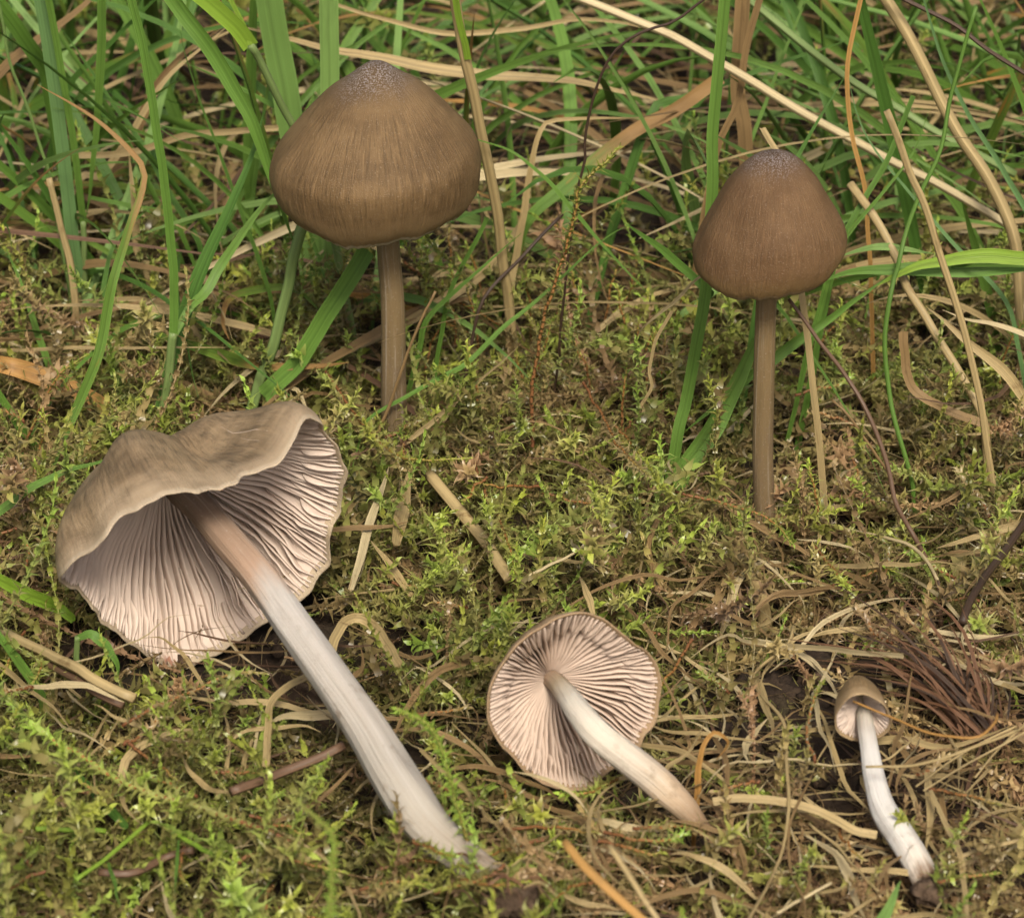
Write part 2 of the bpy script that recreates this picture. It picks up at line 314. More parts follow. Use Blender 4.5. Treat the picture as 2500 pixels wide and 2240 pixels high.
# ------------------------------------------------------------------ mushrooms
class Cap:
    """bell about an axis s (from the apex towards the stem base); rim radius and reach vary with the angle"""
    def __init__(self, C, s, th, R, h, t, w=75, e1=None, pf=1.0, pg=1.0, bumps=0.0, seed=0, ragged=0.0, dents=()):
        self.ragged, self.dents = ragged, dents; self.C, self.s, self.t, self.w, self.pf, self.pg, self.bumps, self.seed = C, unit(s), t, math.radians(w), pf, pg, bumps, seed
        e1 = e1 if e1 is not None else UV_; self.e1 = unit(e1 - (e1 @ self.s) * self.s); self.e2 = np.cross(self.s, self.e1)
        o = np.argsort(th); th = np.asarray(th)[o]; self.th = np.r_[th - 2 * math.pi, th, th + 2 * math.pi]
        self.R = np.tile(np.asarray(R)[o], 3); self.h = np.tile(np.asarray(h)[o], 3)
    def rh(self, a):
        a = (a + math.pi) % (2 * math.pi) - math.pi
        ks = [(-.06, .25), (0, .5), (.06, .25)]
        v1, v2 = Vector((math.cos(a) * 3.2 + self.seed, math.sin(a) * 3.2, 1)), Vector((math.cos(a) * 9 + self.seed, math.sin(a) * 9, 2)); j = self.ragged * (mnoise.noise(v1) + .55 * mnoise.noise(v2))
        return sum(k * np.interp(a + d, self.th, self.R) for d, k in ks) * (1 + .25 * j), sum(k * np.interp(a + d, self.th, self.h) for d, k in ks) * (1 + j)
    def prof(self, a, u):
        R, h = self.rh(a)
        f = (math.sin(u * self.w) / math.sin(self.w)) ** self.pf; g = ((1 - math.cos(u * self.w)) / (1 - math.cos(self.w))) ** self.pg
        return R * f, -self.t + (h + self.t) * g
    def pt(self, a, r, z): return self.C + r * (math.cos(a) * self.e1 + math.sin(a) * self.e2) + z * self.s
    def norm(self, a, u):                                   # inward normal in (r, z)
        r0, z0 = self.prof(a, max(0, u - .02)); r1, z1 = self.prof(a, min(1, u + .02)); d = np.array([r1 - r0, z1 - z0]); d /= np.linalg.norm(d) + 1e-9
        return np.array([-d[1], d[0]])
    def surf(self, a, u, off=0.0):
        r, z = self.prof(a, u)
        if self.bumps:
            off = off + self.bumps * min(1, u * 1.5) * (mnoise.noise(Vector((math.cos(a) * 1.7 + self.seed, math.sin(a) * 1.7, u * 2.2))) + .35 * mnoise.noise(Vector((math.cos(a) * 5 + self.seed, math.sin(a) * 5, u * 5))))
        for (t0, tw, u0, uw, dp) in self.dents:
            da = (a - math.radians(t0) + math.pi) % (2 * math.pi) - math.pi; off = off + dp * math.exp(-(da / math.radians(tw)) ** 2 - ((u - u0) / uw) ** 2)
        if off: nr, nz = self.norm(a, u); r, z = r + nr * off, z + nz * off
        return max(r, 0), z
    def mesh(self, mat, under, flesh, base, na=144, nu=34, lip=.03):
        V = []; U = []; F_ = []; rows = []
        us = [(i / nu) ** .9 for i in range(nu + 1)]
        for u in us[1:]: rows.append([(self.surf(a, u), u) for a in [2 * math.pi * k / na for k in range(na + 1)]])
        rg = lambda k: lip * .5 * mnoise.noise(Vector((math.cos(2 * math.pi * k / na) * 9, math.sin(2 * math.pi * k / na) * 9, self.seed)))
        for q, (du, of) in enumerate(((0.0, .35), (0.0, .8), (-.05, 1.0), (-.2, 1.0), (-.45, 1.0), (-.75, 1.0))):   # rolled lip, then the underside
            row = []
            for k in range(na + 1):
                a = 2 * math.pi * k / na; u = 1 + du; r, z = self.surf(a, u, flesh * of * (1 if q > 1 else .6))
                if q < 2: nr, nz = self.norm(a, 1); r, z = r + nz * (lip * (1 - q * .8) + rg(k) * (1 - q)), z - nr * (lip * (1 - q * .8) + rg(k) * (1 - q))
                row.append(((r, z), 1.0 if q < 3 else 1.0))
            rows.append(row)
        V.append(self.pt(0, 0, self.prof(0, 0)[1])); U.append((.5, 0)); m = na + 1
        for row in rows:
            for k, ((r, z), u) in enumerate(row): V.append(self.pt(2 * math.pi * k / na, r, z)); U.append((k / na, u))
        for k in range(na): F_.append((0, 1 + k + 1, 1 + k))
        for j in range(len(rows) - 1):
            for k in range(na): a = 1 + j * m; F_.append((a + k, a + k + 1, a + m + k + 1, a + m + k))
        e = 1 + (len(rows) - 1) * m; V.append(self.pt(0, 0, rows[-1][0][0][1])); U.append((.5, 1))
        for k in range(na): F_.append((e + k, e + k + 1, len(V) - 1))
        me = mesh('cap', V, F_, U, mat, base); me.materials.append(under)
        fi = na + (len(rows) - 4) * na
        for p in me.polygons[fi:]: p.material_index = 1
        return me
    def gill(self, a, u0, u1, flesh, depth, mat, base, thick, seed, wav=.02, n=13):
        V = []; U = []; F_ = []
        for i in range(n):
            t = i / (n - 1); u = u0 + (u1 - u0) * t
            aa = a + wav * mnoise.noise(Vector((u * 2.6 + seed * .02, math.cos(a) * 1.1, math.sin(a) * 1.1))) * 1.6 + wav * .8 * mnoise.noise(Vector((u * 5, seed * 7.3, 0)))
            d = depth * (math.sin(math.pi * min(1, .12 + .88 * t) ** .85) ** .7 if t < 1 else 0) * (1 if u0 < .3 else .75)
            d *= 1 + .05 * mnoise.noise(Vector((t * 14, seed * 3.1, 5)))
            r0, z0 = self.surf(aa, u, flesh * .8); nr, nz = self.norm(aa, u)
            tv = -math.sin(aa) * self.e1 + math.cos(aa) * self.e2
            for f, w_ in ((0, 1), (.55, .75), (1, .18)):
                aj = aa + wav * .5 * f * mnoise.noise(Vector((u * 9, seed * 1.7, 2)))
                tj = -math.sin(aj) * self.e1 + math.cos(aj) * self.e2
                p = self.pt(aj, max(.02, r0 + nr * d * f), z0 + nz * d * f); th = thick * w_ * (.5 + .5 * min(1, u / .6))
                V += [p - tj * th / 2, p + tj * th / 2]; U += [(f, t), (f, t)]
        for i in range(n - 1):
            q = 6 * i
            for (x, y) in ((0, 2), (2, 4), (4, 5), (5, 3), (3, 1)): F_.append((q + x, q + y, q + 6 + y, q + 6 + x))
        F_.append((0, 1, 3, 5, 4, 2)); q = 6 * (n - 1); F_.append((q + 2, q + 4, q + 5, q + 3, q + 1, q))
        return mesh('gill', V, F_, U, mat, base)

def rim_from(pxs, C, s, e1=None):
    s = unit(s); e1 = e1 if e1 is not None else UV_; e1 = unit(e1 - (e1 @ s) * s); e2 = np.cross(s, e1); th, R, hh = [], [], []
    for (x, y, h) in pxs:
        d = ray((x, y)); t = ((C + h * s - cam_pos) @ s) / (d @ s); v = cam_pos + d * t - C
        th.append(math.atan2(v @ e2, v @ e1)); R.append(math.hypot(v @ e1, v @ e2)); hh.append(h)
    return th, R, hh
def add_gills(cap_o, cap, base, n, flesh, depth, mat, thick, ustem, wav, seed):
    r = random.Random(seed)
    for k in range(n):
        a = 2 * math.pi * (k + .28 * (r.random() - .5)) / n
        u0 = ustem if k % 2 == 0 else ((.42 if k % 4 == 1 else .62) + .14 * r.random())
        o = bpy.data.objects.new('gill', cap.gill(a, u0, .985, flesh, depth * (1 - .06 * r.random()), mat, base, thick, seed + k * .37, wav)); COL.objects.link(o); o.parent = cap_o
def stem_curve(pts, n=40):
    return spline(pts, n)

def mushrooms():
    # A: the large uprooted one, gills towards the viewer
    C = at_z((440, 1195), 1.95); B = on_moss((1215, 2150), .30)
    rim = [(742, 1010, .85), (815, 1075, .70), (842, 1190, .62), (832, 1270, .6), (795, 1292, .62), (806, 1375, .58), (755, 1440, .55), (690, 1500, .55), (600, 1548, .55), (540, 1582, .55),
           (440, 1637, .5), (360, 1603, .55), (270, 1548, .6), (225, 1492, .66), (192, 1460, .7), (148, 1430, .85), (165, 1370, 1.2), (230, 1330, 1.4), (330, 1262, 1.5), (400, 1208, 1.52), (500, 1196, 1.5), (600, 1162, 1.48), (690, 1105, 1.36), (722, 1045, 1.1)]
    s = unit((.44, -.88, -.12)); th, R, hh = rim_from(rim, C, s)
    root = empty('mushroom', B); tag(root, 'large uprooted mushroom lying with wavy tan cap and pink-beige gills, long white stem', 'mushroom', 'mushrooms in the moss')
    cap = Cap(C, s, th, R, hh, .72, 80, pf=.84, bumps=.10, seed=3.3, ragged=.11, dents=((-6, 24, .62, .26, .42), (48, 26, .55, .3, -.14), (88, 9, .93, .12, .13), (-34, 10, .85, .16, -.10), (20, 7, .8, .3, .07)))
    co = obj('cap', cap.mesh(M['capA'], M['gillA'], .05, B, 200, 40, lip=.022), root, B); add_gills(co, cap, B, 176, .05, .27, M['gillA'], .034, .08, .035, 5)
    path = [(449, 1203), (492, 1243), (554, 1317), (640, 1416), (726, 1539), (812, 1662), (899, 1785), (972, 1908), (1040, 2010), (1120, 2085), (1215, 2150)]
    P = []; n = len(path)
    for i, p in enumerate(path):
        t = i / (n - 1); P.append(at_z(p, 1.95 * (1 - t) ** 1.05 + (B[2]) * t ** .9 + .12 * math.sin(math.pi * t)))
    P.insert(0, C - s * .15)
    wpx = [76, 78, 81, 85, 88, 91, 94, 100, 110, 116, 100, 70]
    obj('stem', tube(spline(P, 60), [px2cm(a, p) / 2 for a, p in zip(wpx, P)], M['stemA'], 36, B, 'stem', .13, 2), root, B)
    clod(root, B + np.array([.12, -.12, -.12]), .30, B, 'root_soil', 21, 18, 'crumb')
    # B: the smaller one with the gill disc almost face on
    C = at_z((1352, 1662), 1.05); Bb = on_moss((1728, 2032), .18)
    rim = [(1437, 1493, .42), (1480, 1507, .42), (1510, 1529, .43), (1546, 1572, .45), (1582, 1592, .42), (1605, 1618, .40), (1614, 1658, .38), (1612, 1711, .38), (1608, 1750, .40), (1592, 1780, .42), (1568, 1786, .45), (1560, 1826, .45), (1480, 1888, .45), (1440, 1925, .45), (1394, 1924, .45),
           (1348, 1919, .45), (1298, 1895, .45), (1249, 1850, .45), (1216, 1813, .45), (1197, 1776, .45), (1188, 1740, .45), (1190, 1691, .45), (1203, 1655, .45), (1229, 1609, .45), (1265, 1568, .45), (1315, 1535, .45), (1364, 1507, .43)]
    s = unit((.30, -.93, .20)); th, R, hh = rim_from(rim, C, s)
    root = empty('mushroom', Bb); tag(root, 'medium uprooted mushroom lying beside the large one, round gill disc and curved cream stem', 'mushroom', 'mushrooms in the moss')
    cap = Cap(C, s, th, R, hh, .30, 80, bumps=.04, seed=8.1, ragged=.06)
    co = obj('cap', cap.mesh(M['capB'], M['gillB'], .05, Bb, lip=.024), root, Bb); add_gills(co, cap, Bb, 112, .05, .27, M['gillB'], .032, .05, .03, 9)
    path = [(1360, 1668, 1.12), (1385, 1698, 1.25), (1414, 1740, 1.32), (1463, 1796, 1.25), (1529, 1849, 1.0), (1595, 1900, .74), (1661, 1962, .48), (1706, 2012, .27), (1728, 2032, .18)]
    P = [C - s * .12] + [at_z((x, y), z + H(1.5, -8)) for x, y, z in path]
    wpx = [48, 50, 58, 67, 73, 75, 78, 76, 62, 34]
    obj('stem', tube(spline(P, 46), [px2cm(a, p) / 2 for a, p in zip(wpx, P)], M['stemB'], 32, Bb, 'stem', .10, 7), root, Bb)
    # C: the smallest
    C = at_z((2104, 1712), .72); Bc = on_moss((2262, 2150), .22)
    s = unit((.02, -.97, -.15))
    rim = [(2038, 1765, .40), (2050, 1726, .44), (2080, 1694, .46), (2110, 1691, .46), (2140, 1706, .44), (2168, 1740, .40), (2176, 1768, .36), (2150, 1798, .34), (2104, 1806, .34), (2060, 1798, .36)]
    th, R, hh = rim_from(rim, C, s)
    root = empty('mushroom', Bc); tag(root, 'smallest uprooted mushroom lying by the bare soil, tiny bell cap and stout white stem', 'mushroom', 'mushrooms in the moss')
    cap = Cap(C, s, th, R, hh, .22, 84, pf=.9, bumps=.01, seed=1.1)
    co = obj('cap', cap.mesh(M['capC'], M['gillA'], .035, Bc, 80, 24, .02), root, Bc); add_gills(co, cap, Bc, 56, .035, .17, M['gillA'], .014, .16, .02, 13)
    path = [(2104, 1714, .76), (2110, 1754, .80), (2123, 1832, .74), (2136, 1906, .62), (2158, 1979, .5), (2201, 2045, .4), (2240, 2106, .3), (2262, 2150, .22)]
    P = [C - s * .05] + [at_z((x, y), z + H(4.2, -8.5)) for x, y, z in path]
    wpx = [38, 38, 42, 46, 54, 62, 70, 74, 70]
    obj('stem', tube(spline(P, 40), [px2cm(a, p) / 2 for a, p in zip(wpx, P)], M['stemC'], 28, Bc, 'stem', .09, 4), root, Bc)
    clod(root, Bc + np.array([.02, -.12, -.06]), .19, Bc, 'root_soil', 23, 18, 'crumb')
    # D and E: the two standing ones
    for key, bpx, prof, x0, xs, rimc, stem, label, mat, smat, seed, lean in (
        ('D', (965, 1075), [(0, 402), (22, 398), (45, 382), (77, 357), (121, 325), (162, 284), (204, 236), (241, 184), (253, 132), (251, 92), (242, 58), (230, 38), (218, 26)], 925, (925, 965), 524, (56, 58, 60, 66, 72),
         'tall standing mushroom with broad conical umber cap and silky streaks', M['capD'], M['stemD'], 2.2, .0),
        ('E', (1866, 1250), [(0, 316), (28, 311), (52, 299), (72, 282), (92, 259), (115, 228), (135, 190), (156, 148), (174, 104), (185, 70), (185, 46), (180, 31), (173, 22)], 1874, (1866, 1866), 660, (50, 51, 52, 53, 56),
         'standing mushroom with smooth chestnut bell cap beside the broad folded grass leaf', M['capE'], M['stemE'], 6.4, .0)):
        b0 = on_moss(bpx, 0); Y = b0[1]
        c0 = at_y((x0, rimc), Y); sc = px2cm(1, c0)
        root = empty('mushroom', b0); tag(root, label, 'mushroom', 'mushrooms in the moss')
        na, V, U, F_ = 160, [], [], []
        rr = spline([(r * sc, z * sc, 0) for r, z in prof], 44)
        rows = [(r, z, i / 43) for i, (r, z, _) in enumerate(rr)]
        tot = len(rows); rl, zl = rows[-1][:2]
        rows += [(rl - .025, zl - .022, 1.0), (rl - .06, zl - .01, 1.0), (rl - .10, zl + .06, 1.0), (rl * .8, zl + .35, 1.0), (rl * .4, zl + .62 , 1.0), (.1, zl + .7, 1.0)]
        tilt = .05 if key == 'D' else .09
        for j, (r, z, u) in enumerate(rows):
            for k in range(na + 1):
                a = 2 * math.pi * k / na + math.pi / 2; ca, sa = math.cos(a), math.sin(a); e = min(1, u * 1.1)
                nz_ = mnoise.noise(Vector((ca * 1.3 + seed, sa * 1.3, u * 1.5))); n2 = mnoise.noise(Vector((ca * 4 + seed, sa * 4, u * 3))); n3 = mnoise.noise(Vector((ca * 22 + seed, sa * 22, seed)))
                rad = r * (1 + (.05 * nz_ + .02 * n2) * e + (.03 * e * ca * (-1 if key == 'D' else 1)) * math.sin(math.pi * u))
                dz = (.13 * nz_ + .06 * n2) * e * u ** 2 + (.030 * n3 * (u > .97) if key == 'D' else .012 * n3 * (u > .97))
                fr = max(0.0, -sa) ** 1.6 * max(0.0, (u - .72) / .28); rad *= 1 - (.17 if key == 'D' else .10) * fr; dz -= (26 if key == 'D' else 21) * sc * fr
                x = ca * rad; V.append(c0 + np.array([x, sa * rad, z + dz + tilt * x])); U.append((k / na, u))
        m = na + 1
        for j in range(len(rows) - 1):
            for k in range(na): F_.append((j * m + k, (j + 1) * m + k, (j + 1) * m + k + 1, j * m + k + 1))
        co = obj('cap', mesh('cap', V, F_, U, mat, b0), root, b0)
        # gills hang under the cap
        gv, gf, gu = [], [], []
        for g in range(64):
            a = 2 * math.pi * g / 64; d = np.array([math.cos(a), math.sin(a), 0]); q = len(gv)
            for (r, zt, zb) in ((.2, .66, .45), (rl * .5, .55, .2), (rl * .85, .28, .06), (rl - .08, .08, .04)):
                gv += [c0 + d * r + np.array([0, 0, zl + zt + tilt * d[0] * r]), c0 + d * r + np.array([0, 0, zl + zb + tilt * d[0] * r])]; gu += [(0, r), (1, r)]
            for i in range(3): gf.append((q + 2 * i, q + 2 * i + 1, q + 2 * i + 3, q + 2 * i + 2))
        go = obj('gills', mesh('gills', gv, gf, gu, M['gillA'], b0), co, b0)
        top = c0 + np.array([0, 0, .55]); st = [top, c0 + np.array([0, 0, -.2]), at_y((xs[0] + (xs[1] - xs[0]) * .35 + (20 if key == 'D' else 0), rimc + (bpx[1] - rimc) * .4), Y), at_y((xs[1] - 4, rimc + (bpx[1] - rimc) * .75), Y), b0, b0 + np.array([.02, 0, -.7])]
        if key == 'D': st[0][0] += .1; st[1] = at_y((948, 600), Y)
        wv = [px2cm(q, c0) / 2 for q in stem]
        obj('stem', tube(spline(st, 44), wv, smat, 32, b0, 'stem', .05, seed), root, b0)

def clod(root, p, r, base, name, seed, n=18, mat='soil'):
    V = []; F_ = []
    for j in range(n + 1):
        for k in range(2 * n + 1):
            a = math.pi * j / n; c = 2 * math.pi * (k % (2 * n)) / (2 * n); d = np.array([math.sin(a) * math.cos(c), math.sin(a) * math.sin(c), math.cos(a) * .62])
            q = Vector(d * 2.1 + seed); f = 1 + .38 * mnoise.noise(q) + .22 * mnoise.noise(q * 2.6) + .16 * mnoise.noise(q * 6)
            V.append(p + d * r * f)
    m = 2 * n + 1
    for j in range(n):
        for k in range(2 * n): F_.append((j * m + k, (j + 1) * m + k, (j + 1) * m + k + 1, j * m + k + 1))
    return obj(name, mesh(name, V, F_, None, M[mat], base), root, base)
mushrooms()

# ------------------------------------------------------------------ moss
GOLD = math.radians(137.5)
def moss_leaves(C, L, gap, rs, lite=False, flare=1.0, agebias=0.0):
    """leaves round the curve C: clasping base, recurved tip"""
    seg = np.r_[0, np.cumsum(np.linalg.norm(np.diff(C, axis=0), axis=1))]; n = max(6, int(seg[-1] / gap)); T = tangents(C)
    V, F_, U = [], [], []; a = rs.random() * 6
    for i in range(n):
        s = seg[-1] * (i + .5) / n; t = s / seg[-1]; j = min(len(C) - 1, np.searchsorted(seg, s)); p = np.array([np.interp(s, seg, C[:, k]) for k in range(3)]); tt = T[j]
        a += GOLD + rs.uniform(-.25, .25); q = unit(np.cross(tt, (0.31, .2, .93) if abs(tt[2]) < .9 else (1, 0, 0))); r = np.cross(tt, q)
        d = q * math.cos(a) + r * math.sin(a); sd_ = np.cross(tt, d)
        apex = max(0, (t - .88) / .12); l = L * rs.uniform(.75, 1.2) * (1 - .45 * apex) * (.75 + .25 * min(1, t * 4)); o = (1 - .6 * apex) * flare
        cu = rs.uniform(.3, 1.15) * o; sk = sd_ * rs.uniform(-.25, .25) * l
        p0 = p; p1 = p + (tt * (.8 - .25 * o) + d * .42 * o) * l * .30; p2 = p1 + (tt * (.75 - .6 * o) + d * .85 * o) * l * .34 + sk * .4; p3 = p2 + (tt * (.7 - 1.25 * cu) + d * .55 * o) * l * .46 + sk * 1.6
        w0, w1, w2 = l * .115, l * .12, l * .032; b0 = len(V)
        V += [p0 - sd_ * w0, p0 + sd_ * w0, p1 - sd_ * w1, p1 + d * l * .06 - tt * l * .04, p1 + sd_ * w1, p2 - sd_ * w2, p2 + sd_ * w2, p3]
        ag = min(1, max(0, (1 - t) + agebias + rs.uniform(-.12, .12))); U += [(ag, 0), (ag, 0), (ag, .4), (ag, .3), (ag, .4), (ag, .75), (ag, .75), (ag, 1)]
        if lite: F_ += [tuple(b0 + z for z in f) for f in ((0, 1, 4), (0, 4, 2), (2, 4, 6), (2, 6, 5), (5, 6, 7))]
        else: F_ += [tuple(b0 + z for z in f) for f in ((0, 1, 3), (0, 3, 2), (1, 4, 3), (2, 3, 5), (3, 6, 5), (3, 4, 6), (5, 6, 7))]
    return V, F_, U
def stem_part(C, r, V, F_, U, sides=4, agebias=0.0):
    T = tangents(C); b0 = len(V); n = len(C)
    for i in range(n):
        q = unit(np.cross(T[i], (.31, .2, .93) if abs(T[i][2]) < .9 else (1, 0, 0))); w_ = np.cross(T[i], q)
        for k in range(sides): a = 2 * math.pi * k / sides; V.append(C[i] + (q * math.cos(a) + w_ * math.sin(a)) * r * (1 - .5 * i / n)); U.append((max(0, min(1, 1 - i / (n - 1) + agebias)), 0))
    for i in range(n - 1):
        for k in range(sides): F_.append((b0 + i * sides + k, b0 + i * sides + (k + 1) % sides, b0 + (i + 1) * sides + (k + 1) % sides, b0 + (i + 1) * sides + k))
def moss_curve(Lc, rs, bend=.5):
    a = rs.uniform(0, 6.28); k = rs.uniform(.2, 1) * bend; p = np.zeros(3); out = [p.copy()]; ang = rs.uniform(-.2, .2)
    for i in range(9):
        ang += k * .22; a += rs.uniform(-.3, .3); p = p + np.array([math.sin(ang) * math.cos(a), math.sin(ang) * math.sin(a), math.cos(ang)]) * Lc / 9; out.append(p.copy())
    return np.array(out)
def moss_variants(mat, count, L0, L1, leaf, gap, seed):
    out = []; rs = random.Random(seed)
    for i in range(count):
        V, F_, U = [], [], []; C = moss_curve(rs.uniform(L0, L1), rs, 1.0)
        curves = [(C, 0)]
        for _ in range(rs.choice((0, 0, 1, 2))):
            j = rs.randint(2, 7); d = unit(np.array([rs.uniform(-1, 1), rs.uniform(-1, 1), rs.uniform(.2, .9)])); B_ = np.array([C[j] + d * s_ + np.array([0, 0, .12 * s_ * s_]) for s_ in np.linspace(0, rs.uniform(.3, .7), 5)]); curves.append((B_, .1))
        for c_, ab in curves:
            v, f, u = moss_leaves(c_, leaf * rs.uniform(.85, 1.15), gap, rs, True, rs.uniform(.75, 1.1), ab)
            o_ = len(V); V += v; U += u; F_ += [tuple(q + o_ for q in ff) for ff in f]
            sf = []; stem_part(c_, .016, V, sf, U, 3, ab)
            for q in sf: F_ += [(q[0], q[1], q[2]), (q[0], q[2], q[3])]
        out.append((V, F_, U, mat, [c_[-1] for c_, _ in curves] + [c_[len(c_) // 2] for c_, _ in curves]))
    return out
def euler_m(r):
    cx, sx, cy, sy, cz, sz = math.cos(r[0]), math.sin(r[0]), math.cos(r[1]), math.sin(r[1]), math.cos(r[2]), math.sin(r[2])
    return np.array([[cz * cy, cz * sy * sx - sz * cx, cz * sy * cx + sz * sx], [sz * cy, sz * sy * sx + cz * cx, sz * sy * cx - cz * sx], [-sy, cy * sx, cy * cx]])
def scatter(name, rows, var, label, cat):
    """one stuff object: copies of the meshes in var at rows of (position, euler, scale, variant, tone), real geometry joined in one mesh"""
    rs = random.Random(len(rows)); VA = [np.array(v[0]) for v in var]; FA = [np.array(v[1]) for v in var]; UA = [np.array(v[2]) for v in var]; mats = []; mi = []
    for v in var:
        if v[3] not in mats: mats.append(v[3])
        mi.append(mats.index(v[3]))
    Vs, Fs, Us, Ts, Rs, Ms = [], [], [], [], [], []; n = 0
    for p, r, sc, i, tone in rows:
        v = (VA[i] * sc) @ euler_m(r).T + np.array(p); Vs.append(v); Fs.append(FA[i] + n); Us.append(UA[i]); m = len(v); n += m
        Ts.append(np.full(m, tone)); Rs.append(np.full(m, rs.random())); Ms.append(np.full(len(FA[i]), mi[i]))
    V = np.concatenate(Vs) * CM; F_ = np.concatenate(Fs); U = np.concatenate(Us); k = F_.shape[1]
    me = bpy.data.meshes.new(name); me.vertices.add(len(V)); me.vertices.foreach_set('co', V.astype(np.float32).ravel())
    me.loops.add(F_.size); me.loops.foreach_set('vertex_index', F_.astype(np.int32).ravel()); me.polygons.add(len(F_)); me.polygons.foreach_set('loop_start', np.arange(0, F_.size, k, dtype=np.int32))
    me.polygons.foreach_set('material_index', np.concatenate(Ms).astype(np.int32)); me.polygons.foreach_set('use_smooth', np.ones(len(F_), bool))
    ul = me.uv_layers.new(name='UVMap'); ul.data.foreach_set('uv', U.astype(np.float32)[F_.ravel()].ravel())
    for nm, val in (('tone', Ts), ('rnd', Rs)): me.attributes.new(nm, 'FLOAT', 'POINT').data.foreach_set('value', np.concatenate(val).astype(np.float32))
    for m in mats: me.materials.append(m)
    me.update(calc_edges=True); print(name, len(rows), 'pieces', len(F_), 'faces')
    o = obj(name, me); tag(o, label, cat, kind='stuff'); return o
def nz(x, y, s=0): return mnoise.noise(Vector((x, y, s)))
# solid things the moss must not grow through: (centre line points, radius)
STEMS = []
def moss_rows(seed, x0, x1, y0, y1, dens, nvar, lo, hi, zlo, zhi, tonebias=0.0, smin=.75, smax=1.2, keep=None):
    rs = random.Random(seed); rows = []
    for _ in range(int((x1 - x0) * (y1 - y0) * dens)):
        x, y = rs.uniform(x0, x1), rs.uniform(y0, y1)
        if rs.random() < .93 * bare(x, y): continue
        if keep and rs.random() > keep(x, y): continue
        tone = .43 + .5 * nz(x * .4, y * .4, 4) + .25 * nz(x * 1.1, y * 1.1, 9) + rs.uniform(-.25, .3) + tonebias + (.38 if x > .5 and y < -2 else 0) * min(1, max(0, (x - .5) / 2)) * min(1, (-y - 2) / 2.5) - (.2 if x < 0 and y < -4 else 0) 
        rows.append(((x, y, H(x, y) + rs.uniform(zlo, zhi)), (rs.uniform(lo, hi), rs.uniform(-.2, .2), rs.uniform(0, 6.283)), rs.uniform(smin, smax), rs.randrange(nvar), min(1, max(0, tone))))
    return rows
def proj(X):
    v = np.asarray(X) - cam_pos; z = v @ FV; return 1250 + (v @ RV) / z * FPX, 1120 - (v @ UV_) / z * FPX
OPEN = [(960, 900, 48, 160), (1866, 1100, 48, 140), (490, 1350, 385, 330), (340, 1460, 215, 205), (720, 1570, 110, 110), (850, 1740, 100, 110), (950, 1880, 85, 90), (1400, 1710, 230, 230), (1520, 1850, 70, 60), (1620, 1930, 70, 70), (2105, 1720, 85, 95), (2120, 1850, 45, 80), (2150, 1970, 50, 70), (2220, 2080, 55, 60)]
def covers(X, L=None):                                              # would a shoot ending here stand in front of a lying mushroom?
    x, y = proj(X)
    if (x < 900 and X[1] > -3.4) or (1150 < x < 1650 and y > 1400 and X[1] > -6.3) or (x > 1950 and y > 1600 and X[1] > -6.2): return False     # behind the cap, not before it
    return any(((x - a) / c) ** 2 + ((y - b_) / d) ** 2 < .85 for a, b_, c, d in (L or OPEN))
mv = moss_variants(M['moss'], 20, 2.0, 4.0, .32, .045, 5)
def clear(rows, L=None):
    out = []
    for r in rows:
        R_ = euler_m(r[1]); p = np.array(r[0]); t = [(q * r[2]) @ R_.T + p for q in mv[r[3]][4]]
        if not any(covers(q, L) or covers((q + p) / 2, L) for q in t): out.append(r)
    return out
def inview(x, y): return abs(x) < 9.6 + .21 * y
def backkeep(x, y): return (.62 if x > .8 and y < -2.8 else 1) * (1 if y < 3.0 else max(.15, 1 - (y - 3.0) / 8)) if inview(x, y) else .12
rows = clear(moss_rows(1, -13, 13, -14, 13, 4.8, 20, 1.08, 1.5, -.85, -.48, .0, .5, 1.15, backkeep) + moss_rows(2, -12, 12, -13.5, 9, 3.0, 20, 1.35, 1.68, -.34, -.08, .08, .5, 1.25, backkeep))
rows += clear(moss_rows(4, -11, 11, -13.5, 3, 3.6, 20, 1.45, 1.62, -.62, -.36, .16, .7, 1.1, backkeep), [(460, 1340, 330, 260), (1400, 1700, 170, 170)])
scatter('moss_carpet', rows, mv, 'tangled carpet of olive and yellow-green moss covering the ground', 'moss')
rows = moss_rows(3, -26, 26, -22, 32, .25, 20, .6, 1.5, -.6, -.1, .0, 1.4, 2.2, lambda x, y: 0 if ((abs(x) < 13 or inview(x, y)) and y < 12) else 1)
scatter('moss_carpet', rows, mv, 'wider moss growing beyond the tangled carpet, under the outer grass', 'moss')

def hero_moss(pts, leaf=.22, mat='mossbright', lift=.15, gap=.030, mode='lie', Y=None, label=None, group='long moss shoots on the carpet', flare=1.0, rev=False, r=.022, young=0.0):
    if mode == 'lie': P = [on_moss(p, lift + .12) for p in pts]
    elif mode == 'Y': P = [at_y(p, Y) for p in pts]
    else:
        b0 = on_moss(max(pts, key=lambda q: q[1]), -.2); P = [at_y(p, b0[1] + (Y or 0) * (max(q[1] for q in pts) - p[1]) / 300) for p in pts]
    if rev: P = P[::-1]
    C = spline(P, max(12, 5 * len(P))); rs = random.Random(int(pts[0][0] * 7 + pts[0][1]))
    C = C + np.array([[nz(i * .4, pts[0][0], k) * .035 for k in range(3)] for i in range(len(C))])
    b0 = C[0]; root = empty('moss_shoot', b0); tag(root, label or 'leafy moss shoot trailing over the mossy carpet', 'moss shoot', group)
    V, F_, U = moss_leaves(C, leaf, gap, rs, flare=flare, agebias=-young); lo = obj('leaves', mesh('leaves', V, F_, U, M[mat], b0), root, b0); lo['kind'] = 'stuff'
    V, F_, U = [], [], []; stem_part(C, r, V, F_, U, 6, -young); obj('stem', mesh('stem', V, F_, U, M['mossstem'], b0), root, b0)

